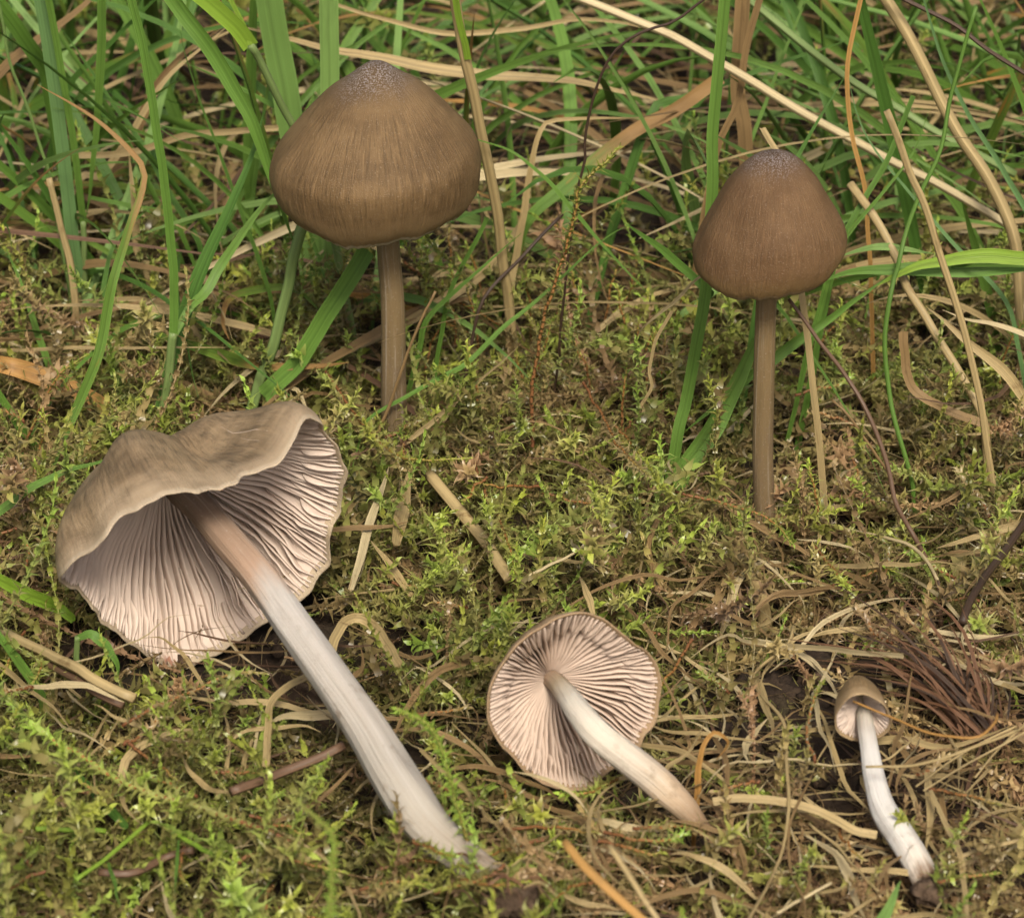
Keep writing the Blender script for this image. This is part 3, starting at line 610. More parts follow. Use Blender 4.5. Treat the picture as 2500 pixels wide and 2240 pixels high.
# ------------------------------------------------------------------ grass: traced blades
def extend(pts):
    pts = list(pts)
    def beyond(a, b):
        d = np.array(a, float) - np.array(b, float); d = d / (np.linalg.norm(d) + 1e-6) * 160; return (a[0] + d[0], a[1] + d[1])
    if pts[0][1] < 12 or pts[0][0] < 8 or pts[0][0] > 2490 or pts[0][1] > 2230: pts.insert(0, beyond(pts[0], pts[1]))
    if pts[-1][1] < 12 or pts[-1][0] < 8 or pts[-1][0] > 2490 or pts[-1][1] > 2230: pts.append(beyond(pts[-1], pts[-2]))
    return pts
def place(pts, mode):
    pts = extend(pts); k = mode[0]
    if k == 'lie': return [on_moss(p, mode[1] + .14) for p in pts]
    if k == 'up':
        lo = max(pts, key=lambda p: p[1]); hi = min(p[1] for p in pts); b0 = on_moss(lo, -.15); lean = mode[1] if len(mode) > 1 else 0
        P = [at_y(p, b0[1] + lean * (lo[1] - p[1]) / max(1, lo[1] - hi)) for p in pts]
        i = int(np.argmin([p[2] for p in P])); dn = P[i] + np.array([0, 0, -.5])
        return [dn] + P if i == 0 else (P + [dn] if i == len(P) - 1 else P)
    Y0, Y1 = mode[1], mode[2] if len(mode) > 2 else mode[1]; n = len(pts); P = []
    for i, p in enumerate(pts):
        X = at_y(p, Y0 + (Y1 - Y0) * i / (n - 1))
        if X[2] < H(X[0], X[1]) - .1: X = on_moss(p, 0)
        P.append(X)
    i = 0 if P[0][2] < P[-1][2] else n - 1
    if len(mode) < 4:
        X = P[i]; gap = X[2] - (H(X[0], X[1]) - .6); d = unit(P[i] - P[1 if i == 0 else n - 2])
        if gap > .25:
            st = []
            for q in (1, 2, 3): st.append(X + np.array([d[0], d[1], 0]) * gap * .35 * q / 3 + np.array([0, 0, -gap * (q / 3) ** 1.2]))
            P = st[::-1] + P if i == 0 else P + st
    return P
NBLADE = 0
def one(pname, kind, pts, wpx, mat, mode, base=None, tip=1, tw=None):
    global NBLADE; NBLADE += 1; rs = random.Random(NBLADE * 13)
    P = place(pts, mode); n = max(14, min(40, 4 * len(P))); C = spline(P, n)
    C = C + np.array([[nz(i * .25, NBLADE * 3.3, k) * .02 for k in range(3)] for i in range(n)])
    mid = C[n // 2]; wc = px2cm(wpx, mid)
    b0 = base if base is not None else C[int(np.argmin(C[:, 2]))]
    if kind == 'stalk':
        e0, e1 = (1, .8) if tip == 1 else (.8, 1) if tip == -1 else (1, 1)
        return tube(C, [wc / 2 * e0, wc / 2, wc / 2 * e1], M[mat], 9, b0, pname, .08, NBLADE), b0
    t0 = tw if tw is not None else rs.uniform(-.5, .5)
    return ribbon(C, wc / max(.55, math.cos(t0)), M[mat], None, t0, t0 + rs.uniform(-.5, .5), tip, rs.uniform(.10, .24), b0, name=pname), b0
def T(name, kind, pts, wpx, mat, mode, label, cat='grass shoot', group=None, tip=1, tw=None):
    me, b0 = one(name, kind, pts, wpx, mat, mode, None, tip, tw); o = obj(name, me, None, b0); tag(o, label, cat, group); return o
def plant(name, label, cat, parts, group=None):
    first = place(parts[0][2], parts[0][5]); b0 = min(first, key=lambda p: p[2]); root = empty(name, b0); tag(root, label, cat, group)
    for (pn, kind, pts, wpx, mat, mode, tip) in parts:
        me, _ = one(pn, kind, pts, wpx, mat, mode, b0, tip, .15); obj(pn, me, root, b0)

LMK = ((490, 1330, 'large wavy cap'), (850, 1750, 'long white stem'), (1400, 1710, 'round gill disc'), (1620, 1950, 'cream stem'), (2110, 1740, 'smallest cap'), (2200, 2050, 'soil-caked white stem'), (1860, 1720, 'soil clods'), (2380, 1700, 'fibrous tuft'), (965, 1050, 'foot of the tall mushroom'),
       (1866, 1240, 'foot of the chestnut mushroom'), (1240, 1330, 'moss hollow'), (300, 2110, 'rusty needle'), (250, 1880, 'longest moss shoot'), (2230, 1330, 'wiry stalk'), (1480, 2150, 'blunt orange stalk'), (690, 1900, 'brown twig'), (1900, 2100, 'long kinked thread'), (1550, 1130, 'dead tan moss shoot'))
def traced():
    GB, DS = 'green grass blades of the turf', 'dry straws and stalks of the turf'
    # --- left: three rooted plants
    plant('grass_plant', 'grass plant with one broad blue-green leaf and two slim upright leaves', 'grass plant', [
        ('culm', 'stalk', [(207, 730), (205, 640), (203, 540)], 15, 'culm', ('Y', 4.6), 0),
        ('leaf', 'leaf', [(197, 715), (180, 586), (163, 439), (146, 293), (121, 125), (100, 0)], 33, 'blue', ('Y', 4.6, 4.2, 1), 0),
        ('leaf', 'leaf', [(205, 544), (197, 481), (184, 377), (167, 272), (142, 125), (119, 0)], 17, 'green', ('Y', 4.6, 4.0, 1), 0),
        ('leaf', 'leaf', [(208, 540), (222, 439), (238, 293), (247, 125), (251, 0)], 24, 'green', ('Y', 4.6, 4.0, 1), -1)], GB)
    plant('grass_plant', 'slim grass plant behind the large wavy cap, one leaf slanting under the umber cap', 'grass plant', [
        ('culm', 'stalk', [(393, 1014), (402, 972), (418, 867), (423, 813)], 22, 'culm', ('Y', 1.0), 0),
        ('leaf', 'leaf', [(423, 815), (425, 750), (423, 670), (412, 544), (398, 418), (377, 272), (351, 125), (322, 0)], 22, 'green', ('Y', 1.0, 1.5, 1), 0),
        ('leaf', 'leaf', [(427, 817), (465, 749), (502, 712), (544, 640), (628, 519), (700, 442)], 24, 'green', ('Y', 1.0, 2.2, 1), 1),
        ('leaf', 'leaf', [(390, 993), (414, 901), (439, 813), (477, 700), (536, 565), (586, 452), (619, 364), (647, 268)], 36, 'dark', ('Y', 1.15, 2.4, 1), 1)], GB)
    plant('grass_plant', 'stout jointed grass plant behind the tall mushroom, long leaf arching to the joint', 'grass plant', [
        ('culm', 'stalk', [(611, 1012), (628, 959), (640, 909), (672, 825), (700, 711), (722, 598), (748, 530)], 28, 'culm', ('Y', 1.3, 1.7, 1), 0),
        ('leaf', 'leaf', [(642, 966), (711, 901), (766, 825), (795, 771), (850, 690), (896, 611)], 44, 'green', ('Y', 1.3, 1.4, 1), 0),
        ('leaf', 'leaf', [(717, 596), (686, 502), (657, 418), (632, 335), (598, 259), (544, 167), (481, 71), (427, 0)], 40, 'green', ('Y', 1.6, 2.0, 1), -1)], GB)
    plant('grass_plant', 'pale jointed culm behind the umber cap with a broad lime leaf', 'grass plant', [
        ('culm', 'stalk', [(780, 420), (707, 293), (670, 218), (628, 138), (611, 109)], 19, 'culm', ('Y', 3.0, 2.4), 0),
        ('leaf', 'leaf', [(612, 112), (565, 54), (502, 0), (440, -60)], 42, 'lime', ('Y', 2.4, 2.0, 1), 0),
        ('leaf', 'leaf', [(611, 109), (598, 67), (565, 0)], 11, 'lime', ('Y', 2.4, 2.5, 1), 0)], GB)
    A = ('green grass blade',)
    T('grass_shoot', 'leaf', [(735, 400), (707, 293), (678, 125), (657, 0)], 66, 'pale', ('Y', 5.5, 5), 'widest pale green blade rising behind the umber cap', group=GB, tip=0)
    T('grass_shoot', 'leaf', [(806, 330), (805, 205), (803, 0)], 46, 'pale', ('Y', 4, 4), 'flat upright pale green blade rising straight behind the umber cap', group=GB, tip=0, tw=.1)
    T('grass_shoot', 'leaf', [(657, 711), (628, 628), (586, 510), (544, 398), (502, 285), (452, 134), (435, 33)], 11, 'green', ('Y', 3.2, 3.6), 'very thin green blade slanting between the jointed plants', group=GB)
    T('grass_shoot', 'stalk', [(121, 431), (100, 368), (71, 272), (25, 159), (4, 42)], 8, 'culm', ('Y', 4.6, 4.6), 'thread-thin green stalk leaning beside the broad blue-green leaf', group=GB)
    T('grass_shoot', 'leaf', [(110, 180), (88, 140), (50, 85), (0, 20)], 40, 'green', ('Y', 6, 5), 'short wide green blade crossing beside the broad blue-green leaf', group=GB, tip=0)
    T('grass_shoot', 'leaf', [(126, 1139), (155, 1064), (188, 993), (226, 901), (251, 817), (272, 700), (293, 628), (322, 536), (343, 481), (352, 418), (318, 368), (247, 301), (170, 250), (90, 205)], 24, 'wither', ('Y', -.6, 1.6), 'long hooked green blade with a withered brown tip rising from the moss', group=GB)
    T('grass_shoot', 'leaf', [(477, 578), (418, 481), (364, 377), (293, 276), (218, 167), (146, 63)], 15, 'dark', ('Y', 5.6, 6.4), 'long narrow dark blade slanting through the tangle behind the slim plant', group=GB)
    T('grass_shoot', 'leaf', [(167, 209), (272, 105), (368, 8)], 18, 'dark', ('Y', 6.8, 6.8), 'dark green blade leaning the other way behind the blue-green leaf', group=GB)
    T('grass_shoot', 'leaf', [(218, 481), (318, 502), (418, 527)], 14, 'green', ('Y', 5.2, 5.2), 'thin green blade lying level behind the slim plant', group=GB)
    T('grass_shoot', 'leaf', [(251, 720), (268, 628), (310, 557), (393, 483)], 13, 'dark', ('Y', 3.6, 4.2), 'short dark blade curving up beside the hooked withered one', group=GB)
    T('grass_shoot', 'leaf', [(121, 905), (84, 784), (54, 700), (30, 640), (13, 598)], 17, 'green', ('up', .4), 'upright green blade standing in the moss beside the orange withered leaf', group=GB)
    T('grass_shoot', 'leaf', [(84, 1089), (42, 1035), (0, 968)], 22, 'green', ('up', 0), 'bright green blade leaning out of the moss near the large wavy cap', group=GB)
    T('grass_shoot', 'leaf', [(0, 1248), (84, 1185), (167, 1148), (247, 1127), (300, 1110)], 22, 'green', ('Y', -2.6, -2.0, 1), 'green blade running level into the large wavy cap', group=GB)
    T('grass_shoot', 'leaf', [(182, 1511), (152, 1485), (121, 1474), (56, 1445), (0, 1415)], 34, 'lime', ('Y', -3.6, -4.2, 1), 'broad lime blade pointing at the lower rim of the large wavy cap', group=GB)
    plant('grass_seedling', 'small green seedling with one bent leaf beside the large wavy cap', 'seedling', [
        ('culm', 'stalk', [(212, 1650), (187, 1606), (191, 1556)], 15, 'culm', ('Y', -5.4), 0), ('leaf', 'leaf', [(191, 1556), (226, 1548), (260, 1580), (286, 1624), (289, 1655)], 24, 'green', ('Y', -5.4, -5.6, 1), 1)])
    T('grass_shoot', 'leaf', [(100, 1697), (43, 1615), (0, 1554)], 24, 'green', ('up', 0), 'green blade rising over the purple-tinged straw', group=GB)
    T('grass_shoot', 'stalk', [(187, 2149), (278, 2080), (360, 2010)], 11, 'lime', ('lie', .45), 'slender yellow-green stalk slanting over the long moss shoot', group=GB, tip=0)
    T('grass_shoot', 'stalk', [(87, 2023), (170, 2024), (260, 2027)], 13, 'lime', ('lie', .3), 'slender yellow-green stalk lying level on the moss', group=GB, tip=0)
    T('grass_shoot', 'stalk', [(417, 2027), (470, 2057), (521, 2084)], 13, 'lime', ('lie', .35), 'short yellow-green stalk sloping beside the rusty needle', group=GB, tip=0)
    T('grass_shoot', 'leaf', [(310, 2020), (250, 1950), (190, 1890), (160, 1850)], 26, 'dark', ('lie', .1), 'short wide dark blade sunk in the moss below the long shoot', group=GB)
    T('grass_shoot', 'leaf', [(265, 2105), (280, 2165), (296, 2215)], 10, 'green', ('lie', .4), 'thin green blade across the rusty needle', group=GB)
    T('grass_shoot', 'leaf', [(436, 2050), (430, 2130), (425, 2180)], 9, 'green', ('lie', .4), 'thin green blade hanging by the end of the rusty needle', group=GB)
    T('grass_shoot', 'leaf', [(580, 2240), (620, 2200), (660, 2150)], 12, 'green', ('lie', .4), 'thin green blade by the tip of the foreground star moss', group=GB)
    T('rusty_needle', 'stalk', [(243, 2127), (325, 2131), (404, 2092), (473, 2075)], 20, 'brown', ('lie', .25), 'curved rusty brown needle lying in the moss', 'needle', DS, tip=2)
    T('brown_twig', 'stalk', [(564, 1932), (694, 1884), (840, 1820)], 24, 'brown', ('lie', .35), 'stiff dark brown twig lying against the long white stem', 'twig', tip=0)
    # --- left: straws
    T('dry_stalk', 'stalk', [(193, 850), (180, 700), (160, 600), (140, 520), (121, 434)], 19, 'straw', ('up', .3), 'thick broken straw standing upright beside the blue-green leaf', 'straw', DS, tip=1)
    T('dry_stalk', 'stalk', [(0, 1537), (87, 1580), (182, 1628), (226, 1658), (330, 1705)], 26, 'straw', ('lie', .35), 'thick straw stalk lying below the large wavy cap', 'straw', DS, tip=0)
    T('dry_stalk', 'stalk', [(0, 1565), (87, 1605), (182, 1655), (226, 1685), (300, 1720)], 20, 'brown', ('lie', .2), 'purple-brown stalk lying alongside the thick straw', 'straw', DS, tip=0)
    T('straw', 'leaf', [(40, 1678), (87, 1676), (191, 1671), (240, 1685), (304, 1712)], 20, 'palestraw', ('lie', .35), 'flat pale dry leaf lying under the purple-brown stalk', 'dry leaf', DS, tip=2)
    T('straw', 'leaf', [(0, 1624), (70, 1680), (130, 1728), (174, 1784)], 14, 'straw', ('lie', .3), 'narrow straw slanting down from the thick straw', 'straw', DS)
    T('straw', 'leaf', [(0, 890), (60, 905), (130, 930), (200, 965), (262, 1000)], 44, 'turn', ('lie', .35), 'broad orange withered leaf lying in the moss', 'dry leaf', DS, tip=-1)
    T('straw', 'leaf', [(262, 990), (268, 1030), (275, 1065)], 26, 'turn', ('lie', .2), 'orange end of a withered leaf tucked behind the large wavy cap', 'dry leaf', DS)
    T('straw', 'leaf', [(190, 735), (290, 728), (370, 735), (440, 770), (500, 830), (565, 890)], 24, 'straw', ('lie', .5), 'tan dry leaf arching over the moss to the jointed plant', 'dry leaf', DS, tip=2)
    T('straw', 'leaf', [(275, 785), (380, 815), (520, 860), (640, 890), (760, 893), (850, 885)], 34, 'wither', ('lie', .5), 'dark green leaf with orange patches lying behind the large wavy cap', 'grass shoot', GB, tip=2)
    T('straw', 'leaf', [(782, 760), (735, 715), (680, 702), (600, 712), (555, 735), (545, 790), (560, 830)], 22, 'wither', ('lie', .7), 'orange-edged leaf bent in an arch behind the jointed plant', 'dry leaf', GB, tip=2)
    T('straw', 'leaf', [(315, 370), (320, 450), (330, 540), (335, 610), (352, 640)], 26, 'straw', ('Y', 4.6, 4.2), 'crumpled tan leaf hanging behind the hooked blade', 'dry leaf', DS, tip=2)
    T('straw', 'leaf', [(240, 440), (290, 390), (340, 300), (380, 210), (450, 130), (540, 70)], 30, 'brownstraw', ('Y', 6.6, 7.2), 'wide brown leaf arching through the tangle behind the slim plant', 'dry leaf', DS, tip=2)
    T('straw', 'leaf', [(195, 432), (240, 430), (300, 360), (400, 200), (500, 110), (560, 60)], 22, 'straw', ('Y', 6.2, 6.6), 'tan leaf looping behind the slim plant', 'dry leaf', DS, tip=2)
    T('straw', 'leaf', [(0, 180), (60, 120), (150, 60), (230, -10)], 30, 'brownstraw', ('Y', 7.6, 7.6), 'brown leaf slanting behind the blue-green leaf', 'dry leaf', DS, tip=2)
    T('straw', 'leaf', [(180, 380), (320, 370), (450, 330), (560, 320), (680, 312)], 16, 'straw', ('Y', 5.6, 5.2, 1), 'yellowish straw lying level behind the slim plant', 'straw', DS, tip=0)
    T('straw', 'leaf', [(560, 60), (607, 67), (700, 95), (783, 117), (829, 125), (926, 142), (1051, 167), (1177, 184), (1344, 193), (1470, 213), (1637, 251)], 30, 'straw', ('Y', 6.2, 6.6, 1), 'longest broad straw lying level behind the umber cap', 'straw', DS, tip=2)
    T('straw', 'leaf', [(760, -10), (829, 13), (926, 42), (1030, 71), (1135, 80), (1260, 71), (1428, 46), (1595, 71), (1700, 110)], 16, 'straw', ('Y', 7.4, 7.4, 1), 'wavy narrow straw lying level high behind the umber cap', 'straw', DS, tip=2)
    T('dry_stalk', 'stalk', [(1240, 700), (1231, 661), (1210, 502), (1185, 377), (1160, 251), (1135, 138), (1110, 0)], 27, 'straw', ('Y', 2.6, 2.2), 'tall straight straw stalk touching the umber cap', 'straw', DS, tip=0)
    T('grass_shoot', 'leaf', [(1143, 146), (1126, 71), (1114, 0)], 17, 'lime', ('Y', 2.2, 2.1, 1), 'yellow-green leaf sheathed in the tall straw stalk', group=GB, tip=0)
    T('straw', 'leaf', [(1250, 680), (1256, 640), (1277, 523), (1298, 398), (1319, 322), (1340, 297), (1428, 289), (1595, 289)], 17, 'straw', ('Y', 4.0, 4.6), 'narrow straw sharply bent over behind the tall moss shoot', 'straw', DS, tip=1)
    T('grass_shoot', 'leaf', [(1130, 330), (1180, 345), (1260, 377), (1323, 427), (1386, 498), (1470, 594), (1528, 661), (1587, 724)], 13, 'green', ('Y', 2.2, 2.0, 1), 'thin green blade arching down from the umber cap to the moss', group=GB, tip=2)
    T('grass_shoot', 'leaf', [(1294, 531), (1386, 452), (1470, 377), (1553, 318), (1650, 268), (1760, 190)], 30, 'wither', ('Y', 4.6, 5.6), 'broad green blade slanting behind the tall moss shoot', group=GB, tip=-1)
    T('grass_shoot', 'leaf', [(1525, 545), (1590, 590), (1660, 645), (1740, 720)], 22, 'green', ('Y', 2.0, .4, 1), 'green blade slanting down behind the chestnut cap', group=GB, tip=-1)
    T('dark_thread', 'stalk', [(1715, 0), (1650, 50), (1587, 71), (1533, 96), (1490, 138), (1461, 201), (1440, 276), (1428, 356), (1428, 398), (1412, 450)], 7, 'darkbrown', ('Y', 2.2, 1.9), 'long dark curved thread arching above the tall moss shoot', 'stalk', DS, tip=0)
    T('brown_twig', 'stalk', [(1185, 722), (1281, 619), (1373, 523)], 9, 'darkbrown', ('Y', 2.2, 3.2), 'thin dark twig slanting behind the tall straw stalk', 'twig', DS, tip=0)
    T('grass_shoot', 'leaf', [(1095, 720), (1145, 620), (1189, 531)], 11, 'green', ('Y', 2.6, 2.8), 'thin green blade crossing the tall straw stalk', group=GB, tip=0)
    T('grass_shoot', 'leaf', [(1050, 770), (1177, 653), (1273, 569)], 14, 'green', ('Y', 2.1, 2.4), 'green blade slanting across the foot of the tall straw stalk', group=GB)
    T('grass_shoot', 'leaf', [(900, 1022), (1000, 962), (1093, 913), (1143, 884), (1239, 792), (1340, 708), (1470, 586), (1545, 544)], 15, 'green', ('Y', .3, 1.6), 'long thin green blade slanting up from the foot of the tall mushroom', group=GB, tip=2)
    T('straw', 'leaf', [(972, 1098), (1072, 1014), (1177, 922), (1273, 838)], 14, 'straw', ('Y', -.2, .5), 'straight straw slanting over the moss by the foot of the tall mushroom', 'straw', DS, tip=1)
    T('straw', 'stalk', [(925, 1055), (950, 990), (985, 890), (1020, 800), (1062, 710)], 8, 'brownstraw', ('Y', .3, .5), 'thin brown straw leaning on the stem of the tall mushroom', 'straw', DS, tip=1)
    T('straw', 'leaf', [(858, 1440), (884, 1349), (913, 1244), (951, 1140)], 21, 'palestraw', ('lie', .25), 'pale straw lying between the large wavy cap and the tall mushroom', 'straw', DS, tip=1)
    T('straw', 'leaf', [(962, 1330), (985, 1223), (1003, 1130)], 34, 'straw', ('lie', .25), 'tapering brown dry leaf below the foot of the tall mushroom', 'dry leaf', DS, tip=1)
    T('straw', 'leaf', [(1004, 1455), (946, 1370), (905, 1320)], 20, 'straw', ('lie', .3), 'short straw sloping below the tapering brown leaf', 'straw', DS)
    T('dry_stalk', 'stalk', [(1050, 1160), (1068, 1181), (1156, 1286), (1245, 1415)], 30, 'straw', ('lie', -.02), 'thick greenish straw half sunk in the moss hollow', 'straw', DS, tip=0)
    T('straw', 'stalk', [(1285, 1411), (1340, 1380), (1403, 1349)], 8, 'palestraw', ('lie', .3), 'short pale straw slanting over the moss hollow', 'straw', DS)
    T('straw', 'leaf', [(780, 1295), (850, 1290), (920, 1288), (1000, 1275)], 14, 'brownstraw', ('lie', .3), 'brown straw lying level at the rim of the large wavy cap', 'straw', DS)
    # --- right
    T('grass_shoot', 'leaf', [(1658, 1040), (1675, 985), (1704, 825), (1725, 700), (1740, 460), (1742, 335), (1755, 167), (1771, 0)], 30, 'green', ('Y', -.0, .8), 'tall bright green blade standing behind the chestnut cap', group=GB, tip=0, tw=.2)
    T('dry_stalk', 'stalk', [(1428, 0), (1540, 46), (1650, 92), (1776, 163), (1880, 226), (1997, 293), (2089, 347), (2194, 402), (2278, 444), (2395, 511), (2480, 560)], 22, 'palestraw', ('Y', 4.6, 3.6, 1), 'longest pale straw slanting across behind the chestnut cap', 'straw', DS, tip=0)
    T('dry_stalk', 'stalk', [(1826, 0), (1943, 92), (2068, 188), (2194, 268), (2278, 318), (2480, 425)], 20, 'culm', ('Y', 6.0, 5.2, 1), 'green stalk running alongside the longest pale straw', 'grass stalk', GB, tip=0)
    T('straw', 'leaf', [(2114, 480), (2081, 335), (2068, 209), (2073, 126), (2102, 0)], 11, 'orange', ('Y', 2.4, 2.6), 'thin orange straw standing behind the chestnut cap', 'straw', DS, tip=0)
    T('grass_shoot', 'leaf', [(2068, 180), (2094, 285), (2144, 377), (2207, 456), (2278, 540), (2361, 628), (2462, 745)], 11, 'blue', ('Y', 2.6, 1.6), 'thin blue-green blade curving down across the straw stubs', group=GB, tip=-1)
    T('grass_shoot', 'stalk', [(2227, 1175), (2190, 1047), (2169, 951), (2160, 826), (2177, 700), (2190, 653), (2207, 586), (2248, 473), (2299, 356), (2328, 209), (2382, 17)], 12, 'green', ('Y', -.6, 1.8), 'longest slender green stem curving up past the folded leaf', group=GB, tip=1)
    T('grass_shoot', 'leaf', [(2560, 600), (2500, 502), (2445, 410), (2361, 272), (2299, 142), (2257, 0)], 15, 'blue', ('Y', 2.2, 2.6), 'long straight blue-green blade slanting across the thick straw', group=GB, tip=1)
    T('dry_stalk', 'stalk', [(2165, 0), (2228, 105), (2290, 230), (2340, 326), (2403, 418), (2453, 519), (2480, 600)], 30, 'straw', ('Y', 4.0, 3.0), 'thickest straw slanting down behind the slender green stem', 'straw', DS, tip=0)
    T('dry_stalk', 'stalk', [(2441, 1290), (2424, 1181), (2395, 993), (2357, 826), (2320, 700), (2290, 607), (2248, 481), (2219, 418), (2165, 272)], 18, 'straw', ('up', 1.4), 'tall broken straw stalk rooted beside the dark stalk', 'straw', DS, tip=0)
    T('dry_stalk', 'stalk', [(2395, 1010), (2336, 901), (2278, 805), (2215, 700), (2190, 628), (2131, 523), (2077, 448)], 22, 'straw', ('Y', -.3, 2.0), 'broken straw stub leaning behind the folded leaf', 'straw', DS, tip=0)
    T('grass_shoot', 'leaf', [(2050, 606), (2110, 490), (2173, 377), (2232, 234)], 17, 'green', ('Y', 1.6, 2.4), 'cut-off green blade slanting up from the chestnut cap', group=GB, tip=0)
    T('grass_shoot', 'leaf', [(2050, 604), (2152, 473), (2228, 377), (2265, 276)], 15, 'green', ('Y', 1.4, 2.0), 'narrow green blade bending up beside the cut-off one', group=GB)
    root = plant('grass_plant', 'broad green leaf folded and twisted level behind the chestnut cap', 'grass plant', [
        ('leaf', 'leaf', [(2005, 688), (2060, 668), (2120, 660), (2194, 657), (2341, 656), (2500, 640)], 48, 'green', ('Y', .9, .8, 1), -1),
        ('leaf', 'leaf', [(2120, 706), (2180, 676), (2250, 648), (2341, 630), (2420, 624), (2500, 630)], 36, 'lime', ('Y', .7, .6, 1), -1)], GB)
    T('grass_shoot', 'leaf', [(1675, 1050), (1760, 980), (1842, 909), (1897, 867), (1943, 834), (2027, 775), (2131, 700), (2170, 675)], 32, 'green', ('Y', -.1, .5, 1), 'narrow green blade slanting from behind the chestnut stem up to the folded leaf', group=GB, tip=2)
    T('grass_shoot', 'leaf', [(1670, 1140), (1734, 1056), (1790, 950), (1850, 820), (1900, 720)], 48, 'green', ('Y', -.5, .2), 'broad green blade passing behind the stem of the chestnut mushroom', group=GB, tip=1)
    T('grass_shoot', 'leaf', [(2050, 626), (2110, 608), (2173, 603), (2278, 618)], 20, 'pale', ('Y', 1.3, 1.3, 1), 'light green blade lying level above the folded leaf', group=GB, tip=2)
    T('grass_shoot', 'leaf', [(2068, 175), (2018, 259), (1930, 410), (1900, 470)], 19, 'dark', ('Y', 3.6, 2.6), 'dark green blade slanting down behind the chestnut cap', group=GB, tip=-1)
    T('grass_shoot', 'leaf', [(1600, 262), (1650, 248), (1734, 218), (1901, 155), (2068, 100)], 24, 'dark', ('Y', 5.6, 6.4), 'wide dark green blade crossing behind the tall bright blade', group=GB, tip=1)
    T('brown_twig', 'stalk', [(2190, -10), (2320, 54), (2403, 113), (2500, 180)], 11, 'darkbrown', ('Y', 3.6, 3.0, 1), 'dark brown twig slanting over the thickest straw', 'twig', DS, tip=0)
    root = plant('wiry_stalk', 'wiry brown forked stalk rising from the moss beside the chestnut mushroom', 'stalk', [
        ('stalk', 'stalk', [(2290, 1420), (2236, 1315), (2190, 1236), (2173, 1160), (2148, 1077), (2110, 993), (2073, 930), (1997, 826), (1926, 729)], 12, 'brown', ('Y', -3.0, -1.3), 1),
        ('branch', 'stalk', [(2169, 1152), (2110, 1068), (2066, 1010), (2031, 976)], 8, 'brownstraw', ('Y', -2.3, -2.0, 1), 1)], DS)
    T('straw', 'stalk', [(2148, 1307), (2227, 1332), (2262, 1370), (2290, 1415)], 9, 'palestraw', ('lie', .35), 'short bone-white straw lying by the foot of the wiry stalk', 'straw', DS)
    T('dry_stalk', 'stalk', [(2500, 1277), (2445, 1353), (2378, 1449), (2350, 1520)], 20, 'darkbrown', ('lie', .5), 'dark brown split stalk above the fibrous tuft', 'stalk', DS, tip=0)
    T('straw', 'leaf', [(1715, 670), (1650, 730), (1574, 796), (1553, 834)], 9, 'palestraw', ('Y', -.2, .1, 1), 'thin pale straw hanging from the chestnut cap', 'straw', DS, tip=1)
    T('straw', 'leaf', [(1640, 760), (1600, 830), (1585, 900), (1592, 945), (1560, 1000), (1553, 1060)], 8, 'straw', ('Y', -.2, -.2), 'crinkled thin straw hanging in the moss below the pale one', 'straw', DS, tip=0)
    T('straw', 'leaf', [(2205, 809), (2208, 860), (2213, 910), (2225, 945), (2255, 970), (2310, 1000), (2400, 1036)], 22, 'brownstraw', ('Y', -.1, -.4, 1), 'folded tan leaf standing then bending flat beside the straw stalks', 'dry leaf', DS, tip=0, tw=.3)
    T('straw', 'leaf', [(2262, 748), (2300, 780), (2361, 834), (2445, 901), (2510, 985)], 30, 'straw', ('Y', .6, -.2, 1), 'broad tan leaf slanting behind the tall straw stalk', 'dry leaf', DS, tip=2)
    T('straw', 'leaf', [(2300, 757), (2360, 780), (2430, 790), (2500, 815)], 14, 'palestraw', ('Y', .8, .6, 1), 'narrow pale leaf fraying from the straw stub', 'dry leaf', DS, tip=2)
    T('straw', 'leaf', [(1905, 395), (1880, 350), (1858, 312)], 18, 'straw', ('Y', .2, .6), 'short straw stub poking up behind the chestnut cap', 'straw', DS, tip=0)
    T('straw', 'leaf', [(1815, 300), (1800, 220), (1806, 110), (1812, 0)], 34, 'brownstraw', ('Y', 5.4, 5.6), 'wide brown leaf standing behind the tall bright blade', 'dry leaf', DS, tip=0)
    T('straw', 'leaf', [(1755, 350), (1800, 250), (1820, 130), (1855, 0)], 16, 'brownstraw', ('Y', 4.4, 4.6), 'narrow brown leaf beside the tall bright blade', 'dry leaf', DS, tip=0)
    # --- foreground litter
    T('dry_stalk', 'leaf', [(809, 1590), (822, 1550), (843, 1515), (885, 1508), (926, 1545), (974, 1624)], 24, 'straw', ('lie', .45), 'flattened straw folded in a hook against the long white stem', 'straw', DS, tip=0)
    T('straw', 'leaf', [(651, 1870), (655, 1790), (664, 1715), (700, 1680), (755, 1645)], 18, 'straw', ('lie', .3), 'bent straw lying under the long white stem', 'straw', DS, tip=0)
    T('straw', 'leaf', [(952, 1810), (995, 1723), (1060, 1645), (1147, 1610)], 18, 'brownstraw', ('lie', .4), 'brown straw curving between the two lying mushrooms', 'straw', DS, tip=-1)
    T('straw', 'leaf', [(1100, 1875), (1160, 1868), (1212, 1877), (1321, 1919), (1377, 1962)], 14, 'brownstraw', ('lie', .35), 'brown straw lying level under the round gill disc', 'straw', DS)
    T('straw', 'leaf', [(1026, 1828), (1090, 1888), (1147, 1940), (1156, 2014)], 14, 'straw', ('lie', .35), 'straw slanting down between the fresh moss shoot and the round gill disc', 'straw', DS)
    T('straw', 'leaf', [(1516, 1906), (1464, 1940), (1442, 1990), (1438, 2036), (1460, 2101), (1547, 2188)], 12, 'straw', ('lie', .4), 'curly thin straw hanging below the round gill disc', 'straw', DS, tip=2)
